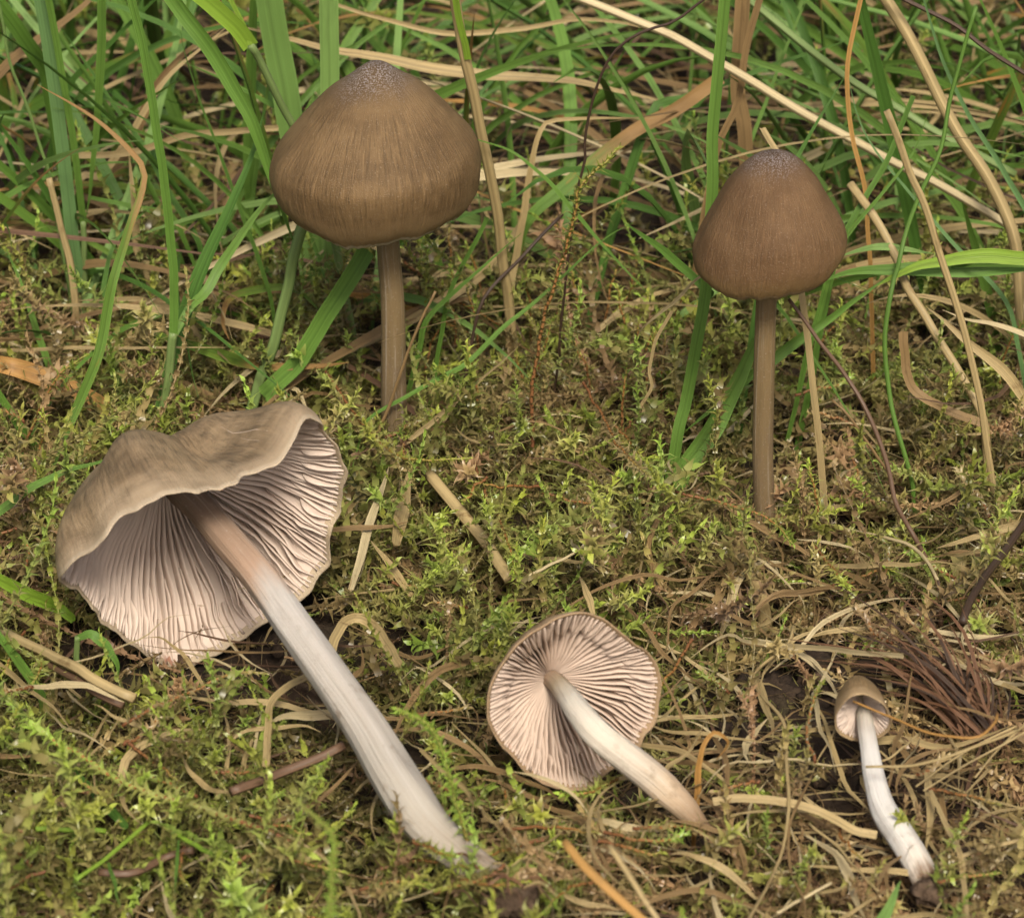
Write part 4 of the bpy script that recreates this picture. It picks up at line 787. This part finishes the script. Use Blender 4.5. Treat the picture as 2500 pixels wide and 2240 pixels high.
    T('dry_stalk', 'stalk', [(1377, 2053), (1451, 2136), (1560, 2240)], 24, 'orange', ('Y', -12.0, -13.2, 1), 'blunt orange stalk leaning in from the foreground', 'stalk', DS, tip=0)
    T('dry_stalk', 'stalk', [(1490, 2066), (1540, 2140), (1594, 2231)], 15, 'straw', ('Y', -12.0, -13.0, 1), 'pale straw leaning beside the blunt orange stalk', 'straw', DS, tip=0)
    T('straw', 'leaf', [(1685, 1606), (1737, 1567), (1785, 1548), (1824, 1565), (1954, 1576), (2084, 1589), (2206, 1600)], 14, 'palestraw', ('lie', .45), 'long pale bent straw lying over the bare soil', 'straw', DS, tip=-1)
    T('dry_thread', 'stalk', [(1936, 1528), (1919, 1576), (1841, 1645), (1858, 1693), (1906, 1749), (1923, 1797), (1919, 1841), (1928, 1949), (1915, 2058), (1876, 2153), (1832, 2236)], 9, 'straw', ('lie', .4), 'long kinked thread of straw winding past the smallest mushroom', 'straw', DS, tip=1)
    T('dry_thread', 'stalk', [(1985, 1890), (1950, 1960), (1925, 2030), (1930, 2120), (1960, 2190), (1968, 2240)], 7, 'brownstraw', ('lie', .4), 'thin brown thread beside the long kinked one', 'straw', DS, tip=1)
    T('straw', 'leaf', [(1741, 1958), (1824, 1949), (1910, 1958), (1997, 1979), (2084, 2027), (2140, 2040)], 20, 'straw', ('lie', .35), 'broad straw arching toward the white stem of the smallest mushroom', 'straw', DS, tip=0)
    T('dry_thread', 'stalk', [(2084, 1713), (2184, 1754), (2292, 1793), (2388, 1797), (2431, 1762), (2435, 1740)], 7, 'orange', ('lie', 1.05), 'thin orange thread crossing in front of the smallest cap', 'straw', DS, tip=-1)
    T('dry_thread', 'stalk', [(2114, 1871), (2190, 1870), (2258, 1862), (2366, 1828), (2483, 1780)], 8, 'straw', ('lie', .95), 'thin straw thread crossing the white stem of the smallest mushroom', 'straw', DS, tip=-1)
    for i, q in enumerate(([(2236, 1919), (2344, 1841), (2483, 1770)], [(2255, 1930), (2370, 1860), (2500, 1790)], [(2380, 1895), (2440, 1830), (2500, 1770)], [(2150, 1858), (2200, 1830), (2240, 1790)])):
        T('dry_thread', 'stalk', q, 6, 'straw', ('lie', .35), 'fine straw thread fanned out beside the smallest mushroom', 'straw', 'fine threads beside the smallest mushroom', tip=-1)
    T('straw', 'stalk', [(2292, 2110), (2388, 2075), (2496, 2049)], 11, 'straw', ('lie', .3), 'straight straw pointing at the soil-caked stem base', 'straw', DS)
    T('straw', 'leaf', [(2271, 1927), (2301, 1993), (2336, 2066), (2349, 2127), (2362, 2236)], 15, 'straw', ('lie', .35), 'long straw sloping down past the soil-caked stem base', 'straw', DS)
    T('straw', 'leaf', [(2262, 1884), (2271, 1971), (2262, 2079)], 22, 'straw', ('lie', .15), 'flat straw lying against the bend of the white stem', 'straw', DS)
    T('straw', 'leaf', [(2058, 2240), (2110, 2205), (2171, 2166)], 15, 'straw', ('lie', .25), 'straw slanting up to the soil-caked stem base', 'straw', DS)
    T('grass_shoot', 'leaf', [(2200, 2150), (2180, 2190), (2155, 2240)], 42, 'pale', ('lie', .25), 'wide bleached green blade below the soil-caked stem base', group=GB, tip=-1)
    T('straw', 'stalk', [(1897, 2227), (1965, 2190), (2032, 2153)], 9, 'palestraw', ('lie', .3), 'short pale straw beside the long kinked thread', 'straw', DS)
    T('dry_thread', 'stalk', [(1976, 2010), (2041, 2062), (2084, 2114), (2145, 2175)], 7, 'straw', ('lie', .35), 'thin thread of straw running under the white stem bend', 'straw', DS)
    T('curled_tendril', 'leaf', [(1702, 1915), (1708, 1860), (1715, 1819), (1745, 1789), (1780, 1810), (1750, 1854)], 15, 'orange', ('Y', -8.2, -8.0), 'orange-brown curled tendril at the tip of the cream stem', 'tendril', DS, tip=1)
    T('curled_tendril', 'leaf', [(1630, 1875), (1665, 1850), (1693, 1823), (1728, 1749)], 14, 'straw', ('Y', -8.0, -8.0), 'straight tan tendril behind the cream stem', 'tendril', DS, tip=1)
    T('straw', 'leaf', [(1510, 1900), (1560, 1890), (1600, 1880)], 12, 'straw', ('lie', .3), 'short straw behind the middle of the cream stem', 'straw', DS)
    T('dry_stalk', 'stalk', [(1860, 1460), (1835, 1400), (1812, 1350)], 34, 'straw', ('Y', -3.4, -3.3), 'stubby yellow-brown stalk poking out of the moss before the chestnut mushroom', 'stalk', DS, tip=0)
    T('straw', 'leaf', [(1450, 1500), (1430, 1440), (1410, 1400)], 18, 'straw', ('lie', .25), 'short straw standing behind the round gill disc', 'straw', DS)
    # --- dark fibrous tuft
    b0 = on_moss((2400, 1790), -.1); root = empty('fibrous_tuft', b0); tag(root, 'dark brown tuft of dead fibres behind the smallest mushroom', 'dead tuft')
    rs = random.Random(5)
    for i in range(90):
        p0 = b0 + np.array([rs.uniform(-.25, .3), rs.uniform(-.3, .3), 0]); a = rs.uniform(-2.6, .6); l = rs.uniform(.7, 1.9)
        d = np.array([math.sin(a) * .8 - .25, .55 + .4 * rs.random(), .35 + .5 * rs.random()]); C = spline([p0, p0 + d * l * .5 + np.array([0, 0, .1]), p0 + d * l + np.array([rs.uniform(-.3, .3), rs.uniform(-.2, .2), -.25 * l])], 10)
        obj('fibre', ribbon(C, rs.uniform(.015, .05), M['rust' if rs.random() < .7 else 'darkbrown'], None, rs.uniform(-1, 1), rs.uniform(-1, 1), 1, .1, b0, name='fibre'), root, b0)
    for (x, y, r_, lab) in ((1880, 1705, .42, 'crumbly dark soil clod lying beside the long kinked straw thread'), (1800, 1810, .34, 'low dark soil clod below the crumbly one'), (1990, 1610, .30, 'dark soil clod behind the smallest cap, under the long pale straw')):
        p = on_moss((x, y), -.1); o = clod(None, p, r_, p, 'soil_clod', x * .1, 22); tag(o, lab, 'soil clod', 'soil clods of the bare hollow')

    # --- moss shoots one can follow
    hm = hero_moss
    hm([(1300, 1090), (1298, 972), (1311, 867), (1331, 763), (1348, 715), (1361, 670), (1390, 578), (1407, 502), (1419, 452), (1470, 402), (1511, 358)], .29, mode='up', Y=.25, r=.03, label='tall leafy moss shoot with red stem rising to a pale tip under the dark thread', gap=.032)
    hm([(13, 1710), (117, 1797), (187, 1836), (243, 1875), (304, 1910), (369, 1936), (477, 1966), (564, 1997), (651, 2027), (720, 2060)], .26, lift=.62, r=.03, gap=.026, label='longest moss shoot sloping across the moss below the large wavy cap', rev=True)
    hm([(300, 1770), (390, 1719), (456, 1693), (564, 1645), (651, 1641)], .20, 'mossdead', .35, label='moss shoot sloping up toward the lower rim of the large wavy cap')
    hm([(790, 900), (842, 976), (884, 1035), (938, 1089), (1009, 1123), (1147, 1118)], .22, lift=.35, label='moss shoot trailing around the foot of the tall mushroom')
    hm([(1160, 1130), (1185, 1202), (1227, 1286), (1252, 1370), (1270, 1420)], .25, 'moss', .2, label='moss shoot hanging down into the moss hollow')
    hm([(1424, 934), (1470, 1014), (1511, 1089), (1553, 1135), (1587, 1160)], .25, 'mossdead', .35, label='dead tan moss shoot slanting through the green moss')
    hm([(984, 636), (1068, 707), (1160, 759), (1252, 813), (1290, 850)], .24, 'moss', .35, label='orange-stemmed moss shoot slanting behind the tall mushroom')
    hm([(1640, 1200), (1700, 1212), (1776, 1231), (1859, 1257), (1901, 1286), (1935, 1328)], .2, 'moss', .35, label='olive moss shoot lying across the foot of the chestnut mushroom')
    hm([(1997, 1330), (1993, 1223), (1972, 1118)], .26, mode='up', Y=.3, label='upright pale moss shoot beside the stem of the chestnut mushroom')
    hm([(2440, 1000), (2445, 909), (2453, 867), (2480, 810), (2520, 770)], .25, mode='up', Y=-.1, label='arching moss shoot at the broad tan leaf')
    hm([(1951, 901), (2027, 805), (2102, 754)], .22, 'moss', mode='up', Y=.2, label='brown-stemmed moss shoot slanting up under the folded leaf')
    hm([(1180, 2190), (1150, 2080), (1122, 1990), (1100, 1910), (1086, 1854), (1060, 1789), (1017, 1750), (965, 1730)], .24, mode='Y', Y=-9.9, young=.55, label='fresh bright moss shoot arching over the lower long white stem', gap=.024)
    hm([(1105, 1930), (1040, 1905), (985, 1900), (920, 1870)], .19, mode='lie', lift=.9, label='small bright moss sprig lying across the long white stem', gap=.024)
    hm([(1590, 1860), (1530, 1890), (1480, 1915), (1430, 1935), (1345, 1935)], .22, lift=.25, label='glossy fresh moss shoot tucked under the round gill disc', gap=.022)
    hm([(800, 2700), (806, 2300), (812, 2100), (815, 2040), (760, 1985), (712, 1945)], .15, mode='Y', Y=-13.5, gap=.02, young=.9, label='yellow-green star moss standing blurred before the long white stem')
    hm([(560, 2120), (620, 2085), (680, 2090), (760, 2110), (850, 2130)], .22, lift=.5, label='bushy moss shoot lying at the soil-caked end of the long white stem')
    hm([(40, 1130), (75, 1050), (115, 960), (160, 900), (210, 868)], .28, mode='up', Y=.3, label='tall yellow-green moss shoot standing beside the large wavy cap', gap=.045)
    hm([(80, 1200), (90, 1120), (110, 1050), (105, 1000)], .26, mode='up', Y=.2, label='second yellow-green moss shoot beside the level green blade')
    hm([(300, 1000), (310, 940), (290, 880), (295, 835)], .26, mode='up', Y=.3, label='moss shoot standing behind the orange withered leaf')
    for i, (q, k) in enumerate((([(930, 2120), (1010, 2100), (1090, 2105), (1170, 2120)], .55), ([(1060, 2180), (1130, 2150), (1200, 2160), (1290, 2150)], .55), ([(1010, 2050), (1060, 2075), (1110, 2090)], .95), ([(1230, 2110), (1190, 2140), (1120, 2160), (1060, 2170)], .6), ([(880, 2170), (960, 2150), (1050, 2160)], .5))):
        hm(q, .21, 'mossbright', k, label='bushy moss shoot matted over the dirty end of the long white stem', group='moss shoots matted over the long white stem', gap=.024)
    rs = random.Random(31)
    for i in range(16):
        x, y = 1150 + rs.uniform(-60, 130), 2120 + rs.uniform(-40, 70); a = rs.uniform(-.6, 1.2); q = [(x, y), (x + 40 * math.cos(a), y + 25 * math.sin(a) - 12), (x + 85 * math.cos(a + .4), y + 60 * math.sin(a + .4))]
        T('root_thread', 'stalk', q, rs.uniform(4, 9), rs.choice(('rust', 'brown', 'straw')), ('lie', rs.uniform(.35, .7)), 'short root thread at the dirty end of the long white stem', 'root', 'root threads at the long white stem', tip=1)
    for i in range(26):
        x, y = rs.uniform(930, 1720), rs.uniform(720, 1080); h_ = rs.uniform(90, 210); dx = rs.uniform(-70, 70); kind = rs.choice(('moss', 'mossbright', 'mossbright', 'mossdead'))
        hm([(x, y), (x + dx * .3, y - h_ * .5), (x + dx, y - h_)], rs.uniform(.22, .28), kind, mode='up', Y=rs.uniform(-.1, .5), gap=.04, label={'moss': 'olive', 'mossbright': 'yellow-green', 'mossdead': 'tan dead'}[kind] + (' tall' if h_ > 150 else ' short') + ' upright moss shoot ' + ('by the foot of the tall mushroom' if x < 1100 else 'by the tall straw stalk' if x < 1260 else 'beside the tall red-stemmed moss shoot' if x < 1420 else 'by the dead tan moss shoot' if x < 1580 else 'by the chestnut mushroom'), group='upright moss shoots between the standing mushrooms')
    hm([(1690, 1560), (1640, 1640), (1590, 1700)], .22, 'moss', .35, label='moss shoot at the edge of the bare soil')
    hm([(1780, 1690), (1740, 1660), (1700, 1640)], .17, lift=.4, label='bright green moss sprig on the bare soil', gap=.022)
    hm([(1990, 1860), (1970, 1790), (1985, 1710), (2010, 1660)], .17, 'moss', .4, label='braided moss shoot lying along the smallest cap', flare=.6)
    hm([(2290, 2150), (2350, 2140), (2440, 2130)], .18, lift=.35, label='bright moss shoot lying beside the soil-caked stem base', gap=.024)
    rs = random.Random(77)
    for i in range(80):                                     # many more, told apart only by their place
        x, y = rs.uniform(20, 2480), rs.uniform(900, 2220)
        if any(math.hypot(x - a, y - b_) < r_ for a, b_, r_ in ((500, 1330, 380), (1400, 1710, 260), (2110, 1740, 160), (1850, 1720, 170), (700, 1600, 120), (850, 1750, 120), (1000, 1930, 120))): continue
        a = rs.uniform(0, 6.28); l = rs.uniform(90, 220); pts = [(x, y)]
        for k in range(3): a += rs.uniform(-.5, .5); x += math.cos(a) * l / 3; y += math.sin(a) * l / 3 * .6; pts.append((x, y))
        if any(covers(on_moss(p, .3)) for p in pts): continue
        kind = rs.choice(('moss', 'mossbright', 'mossbright', 'mossdead')); lm = min(LMK, key=lambda m: math.hypot(m[0] - pts[0][0], m[1] - pts[0][1]))[2]
        hm(pts, rs.uniform(.18, .24), kind, rs.uniform(.1, .4), gap=.030, label=('short ' if l < 150 else 'long ') + {'moss': 'olive', 'mossbright': 'yellow-green', 'mossdead': 'tan dead'}[kind] + ' moss shoot trailing on the carpet near the ' + lm)
traced()

# ------------------------------------------------------------------ grass and litter in between
def arch(rs, p, az, l, rise, droop, n=12, curl=.4):
    """blade curve leaving p with bearing az, climbing at angle rise and drooping"""
    out = [np.array(p, float)]; e = rise; q = out[0].copy()
    for i in range(n):
        az += rs.uniform(-.08, .08) + curl * .1; e -= droop / n; q = q + np.array([math.cos(az) * math.cos(e), math.sin(az) * math.cos(e), math.sin(e)]) * l / n
        if q[2] < H(q[0], q[1]) - .35: q[2] = H(q[0], q[1]) - .35
        out.append(q.copy())
    return np.array(out)
def fill_individuals():
    rs = random.Random(21)
    def where(C):
        x = float(np.mean([proj(c)[0] for c in C])); d = C[len(C) // 2][1]
        lm = next(n for lim, n in ((420, 'blue-green leaf'), (660, 'jointed grass plants'), (1180, 'umber cap'), (1600, 'tall moss shoot'), (2060, 'chestnut cap'), (9999, 'folded leaf')) if x < lim)
        return ('close behind the ' if d < 7 else 'behind the ' if d < 12 else 'far behind the ') + lm
    def look(C, wd):
        ch = np.linalg.norm(C[-1] - C[0]) / np.sum(np.linalg.norm(np.diff(C, axis=0), axis=1)); L_ = np.sum(np.linalg.norm(np.diff(C, axis=0), axis=1))
        return ('broad ' if wd > .17 else 'slender ') + ('short ' if L_ < 5 else 'long ') + ('straight ' if ch > .97 else 'bowed ' if ch > .9 else 'hooked ')
    for mat, cnt, cw in (('green', 78, 'green'), ('dark', 52, 'dark green'), ('pale', 48, 'light green'), ('wither', 30, 'brown-tipped green')):
        for i in range(cnt):
            y = rs.uniform(3.5, 17); xr = 8 + y * .25; x = rs.uniform(-xr, xr)
            if rs.random() < .5: x = rs.choice((-1, 1)) * rs.uniform(3, xr)
            az = rs.gauss(0, 1.2) + (0 if rs.random() < .5 else math.pi); l = rs.uniform(3.5, 9.5); C = spline(arch(rs, (x, y, H(x, y) - .5), az, l, rs.uniform(.7, 1.5), rs.uniform(.1, 1.5)), 15)
            f = (rs.uniform(-.6, .6), -1, rs.uniform(.1, .9)); wd = rs.uniform(.05, .14) if rs.random() < .78 else rs.uniform(.14, .24)
            o = obj('grass_shoot', ribbon(C, wd, M[mat], np.array(f), rs.uniform(-.4, .4), rs.uniform(-.6, .6), 1, rs.uniform(.05, .2), C[0], name='grass_shoot'), None, C[0]); tag(o, look(C, wd) + cw + ' grass leaf ' + where(C), 'grass shoot', cw + ' grass of the turf behind')
    for mat, cnt, cw in (('straw', 78, 'tan'), ('palestraw', 26, 'pale'), ('brownstraw', 70, 'brown'), ('orange', 14, 'orange')):
        for i in range(cnt):
            y = rs.uniform(3.0, 17); xr = 8 + y * .25; x = rs.uniform(-xr, xr); az = rs.gauss(0, .75) + (0 if rs.random() < .5 else math.pi); l = rs.uniform(3, 9); wd = rs.uniform(.045, .13) if rs.random() < .75 else rs.uniform(.13, .22)
            C = spline(arch(rs, (x - math.cos(az) * l / 2, y - math.sin(az) * l / 2, H(x, y) + rs.uniform(-.3, 1.4)), az, l, rs.uniform(-.05, .55), rs.uniform(.2, 1.1), curl=rs.uniform(-1, 1)), 15)
            o = obj('straw', ribbon(C, wd, M[mat], np.array((rs.uniform(-.6, .6), -.6, rs.uniform(.2, 1))), rs.uniform(-.6, .6), rs.uniform(-1.5, 1.5), 2, rs.uniform(.05, .25), C[0], name='straw'), None, C[0]); tag(o, look(C, wd) + cw + ' straw lying ' + where(C), 'straw', cw + ' straws of the turf behind')
    # litter threads on the moss
    LM = LMK
    for mat, cnt, cw in (('straw', 90, 'tan straw'), ('palestraw', 44, 'pale straw'), ('brownstraw', 70, 'brown root')):
        for i in range(cnt):
            px = (rs.uniform(0, 2500), rs.uniform(1000, 2240))
            if rs.random() < .45: px = (rs.uniform(1300, 2500), rs.uniform(1300, 2240))
            if any(math.hypot(px[0] - a, px[1] - b_) < r_ for a, b_, r_ in ((500, 1330, 330), (1400, 1710, 230), (2110, 1740, 90))): continue
            p = on_moss(px, rs.uniform(.12, .38)); az = rs.uniform(0, 6.28); l = rs.uniform(.8, 3.0); k = rs.uniform(-.5, .5); q = p.copy(); P = [q.copy()]
            for _ in range(7):
                az += k * .5 + rs.uniform(-.25, .25); q = q + np.array([math.cos(az), math.sin(az), 0]) * l / 7; q[2] = H(q[0], q[1]) + (p[2] - H(p[0], p[1])) + .12 * nz(q[0] * 2, q[1] * 2, i); P.append(q.copy())
            C = spline(P, 16); wd = rs.uniform(.025, .085) * (1 if rs.random() < .8 else 1.7); lm = min(LM, key=lambda m: math.hypot(m[0] - px[0], m[1] - px[1]))[2]
            lab = ('long ' if l > 1.8 else 'short ') + ('curled ' if abs(k) > .28 else 'straight ') + ('flat ' if wd > .06 else 'fine ') + cw + ' thread on the moss near the ' + lm
            o = obj('dry_thread', ribbon(C, wd, M[mat], None, rs.uniform(-.5, .5), rs.uniform(-1, 1), 2, .15, C[0], name='dry_thread'), None, C[0]); tag(o, lab, 'straw' if 'straw' in cw else 'root', cw + ' threads on the moss')
fill_individuals()

def variants(mats, count, fn, seed):
    rs = random.Random(seed); return [fn(rs, M[mats[i % len(mats)]]) for i in range(count)]
def v_green(rs, m):
    az = rs.uniform(0, 6.28); e = rs.uniform(.8, 1.5); q = np.zeros(3); P = [q]; l = rs.uniform(4, 9); dr = rs.uniform(.2, 1.6)
    for i in range(9): e -= dr / 9; q = q + np.array([math.cos(az) * math.cos(e), math.sin(az) * math.cos(e), math.sin(e)]) * l / 9; P.append(q)
    return ribbon(spline(P, 9), rs.uniform(.10, .24), m, np.array((rs.uniform(-1, 1), -1, .5)), rs.uniform(-.4, .4), rs.uniform(-.8, .8), 1, .15, name='blade', raw=True)
def v_straw(rs, m, l0=2.5, l1=8, w0=.06, w1=.22):
    az = 0; e = rs.uniform(-.1, .3); q = np.zeros(3); P = [q]; l = rs.uniform(l0, l1); k = rs.uniform(-.2, .2)
    for i in range(9): az += k + rs.uniform(-.1, .1); e += rs.uniform(-.15, .1); q = q + np.array([math.cos(az) * math.cos(e), math.sin(az) * math.cos(e), math.sin(e)]) * l / 9; P.append(q)
    return ribbon(spline(P, 9), rs.uniform(w0, w1), m, np.array((0, -.5, 1)), rs.uniform(-.6, .6), rs.uniform(-1.5, 1.5), 2, .15, name='straw', raw=True)
vg = variants(('green', 'dark', 'green', 'pale', 'wither'), 20, v_green, 3)
vs = variants(('straw', 'brown', 'brown', 'brownstraw', 'brownstraw'), 20, lambda rs, m: v_straw(rs, m, 2.5, 8, .04, .13), 4)  # mostly brown mats: shade of the turf gaps put into the thatch colour
vt = variants(('straw', 'brownstraw', 'brownstraw', 'brown', 'palestraw'), 15, lambda rs, m: v_straw(rs, m, .8, 2.6, .02, .06), 6)
rs = random.Random(8); rows = []
for _ in range(2300):
    y = rs.uniform(5, 40) if rs.random() < .7 else rs.uniform(-20, 40); x = rs.uniform(-32, 32)
    if y < 5 and abs(x) < 13: continue
    rows.append(((x, y, H(x, y) - .6), (rs.uniform(-.25, .25), rs.uniform(-.25, .25), rs.uniform(0, 6.28)), rs.uniform(.6, 1.1), rs.randrange(20), .5))
scatter('turf_grass', rows, vg, 'green grass of the turf too dense to count', 'grass')
rows = []
for _ in range(2700):
    y = rs.uniform(3.2, 38) if rs.random() < .8 else rs.uniform(-20, 38); x = rs.uniform(-32, 32) if y > 16 else rs.uniform(-17, 17)
    if y < 3.2 and abs(x) < 12: continue
    rows.append(((x, y, H(x, y) + rs.uniform(-.75, .25)), (rs.uniform(-.3, .3), rs.uniform(-.3, .3), rs.gauss(0, 1.0) + rs.choice((0, math.pi))), rs.uniform(.6, 1.15), rs.randrange(20), .5))
scatter('dead_thatch', rows, vs, 'mat of dead brown and tan straw under the turf', 'thatch')
def lump(rs):
    V = []; F_ = []; sd_ = rs.uniform(0, 50)
    for j in range(6):
        for k in range(8):
            a = math.pi * (j + .001) / 5.002; c = 2 * math.pi * k / 8; d = np.array([math.sin(a) * math.cos(c), math.sin(a) * math.sin(c), .7 * math.cos(a)]); V.append(d * .1 * (1 + .6 * mnoise.noise(Vector(d * 1.9 + sd_))))
    for j in range(5):
        for k in range(8): F_.append((j * 8 + k, (j + 1) * 8 + k, (j + 1) * 8 + (k + 1) % 8, j * 8 + (k + 1) % 8))
    return (V, F_, [(0, 0)] * len(V), M['crumb' if rs.random() < .4 else 'soil'])
rows = []; lv = [lump(rs) for _ in range(8)]
for _ in range(5200):
    x, y = rs.uniform(-9, 9), rs.uniform(-13, 2)
    if rs.random() > .12 + .88 * bare(x, y): continue
    rows.append(((x, y, soil(x, y) + rs.uniform(.0, .16)), (rs.uniform(0, 6), rs.uniform(0, 6), rs.uniform(0, 6)), rs.uniform(.25, 1.2) ** 1.5, rs.randrange(8), .5))
scatter('soil_crumbs', rows, lv, 'loose crumbs of dark soil in the bare hollow', 'soil crumbs')
rows = []
for _ in range(4200):
    x, y = rs.uniform(-11, 11), rs.uniform(-14, 5)
    dens = .35 + .65 * max(bare(x, y), min(1, max(0, (x - .2) / 2)) * (1 if y < -2.5 else .4))
    if rs.random() > dens: continue
    rows.append(((x, y, H(x, y) + rs.uniform(-.5, .12)), (rs.uniform(-.3, .3), rs.uniform(-.3, .3), rs.uniform(0, 6.28)), rs.uniform(.6, 1.2), rs.randrange(15), .5))
scatter('moss_litter', rows, vt, 'fine dead stems and roots threaded through the moss', 'litter')
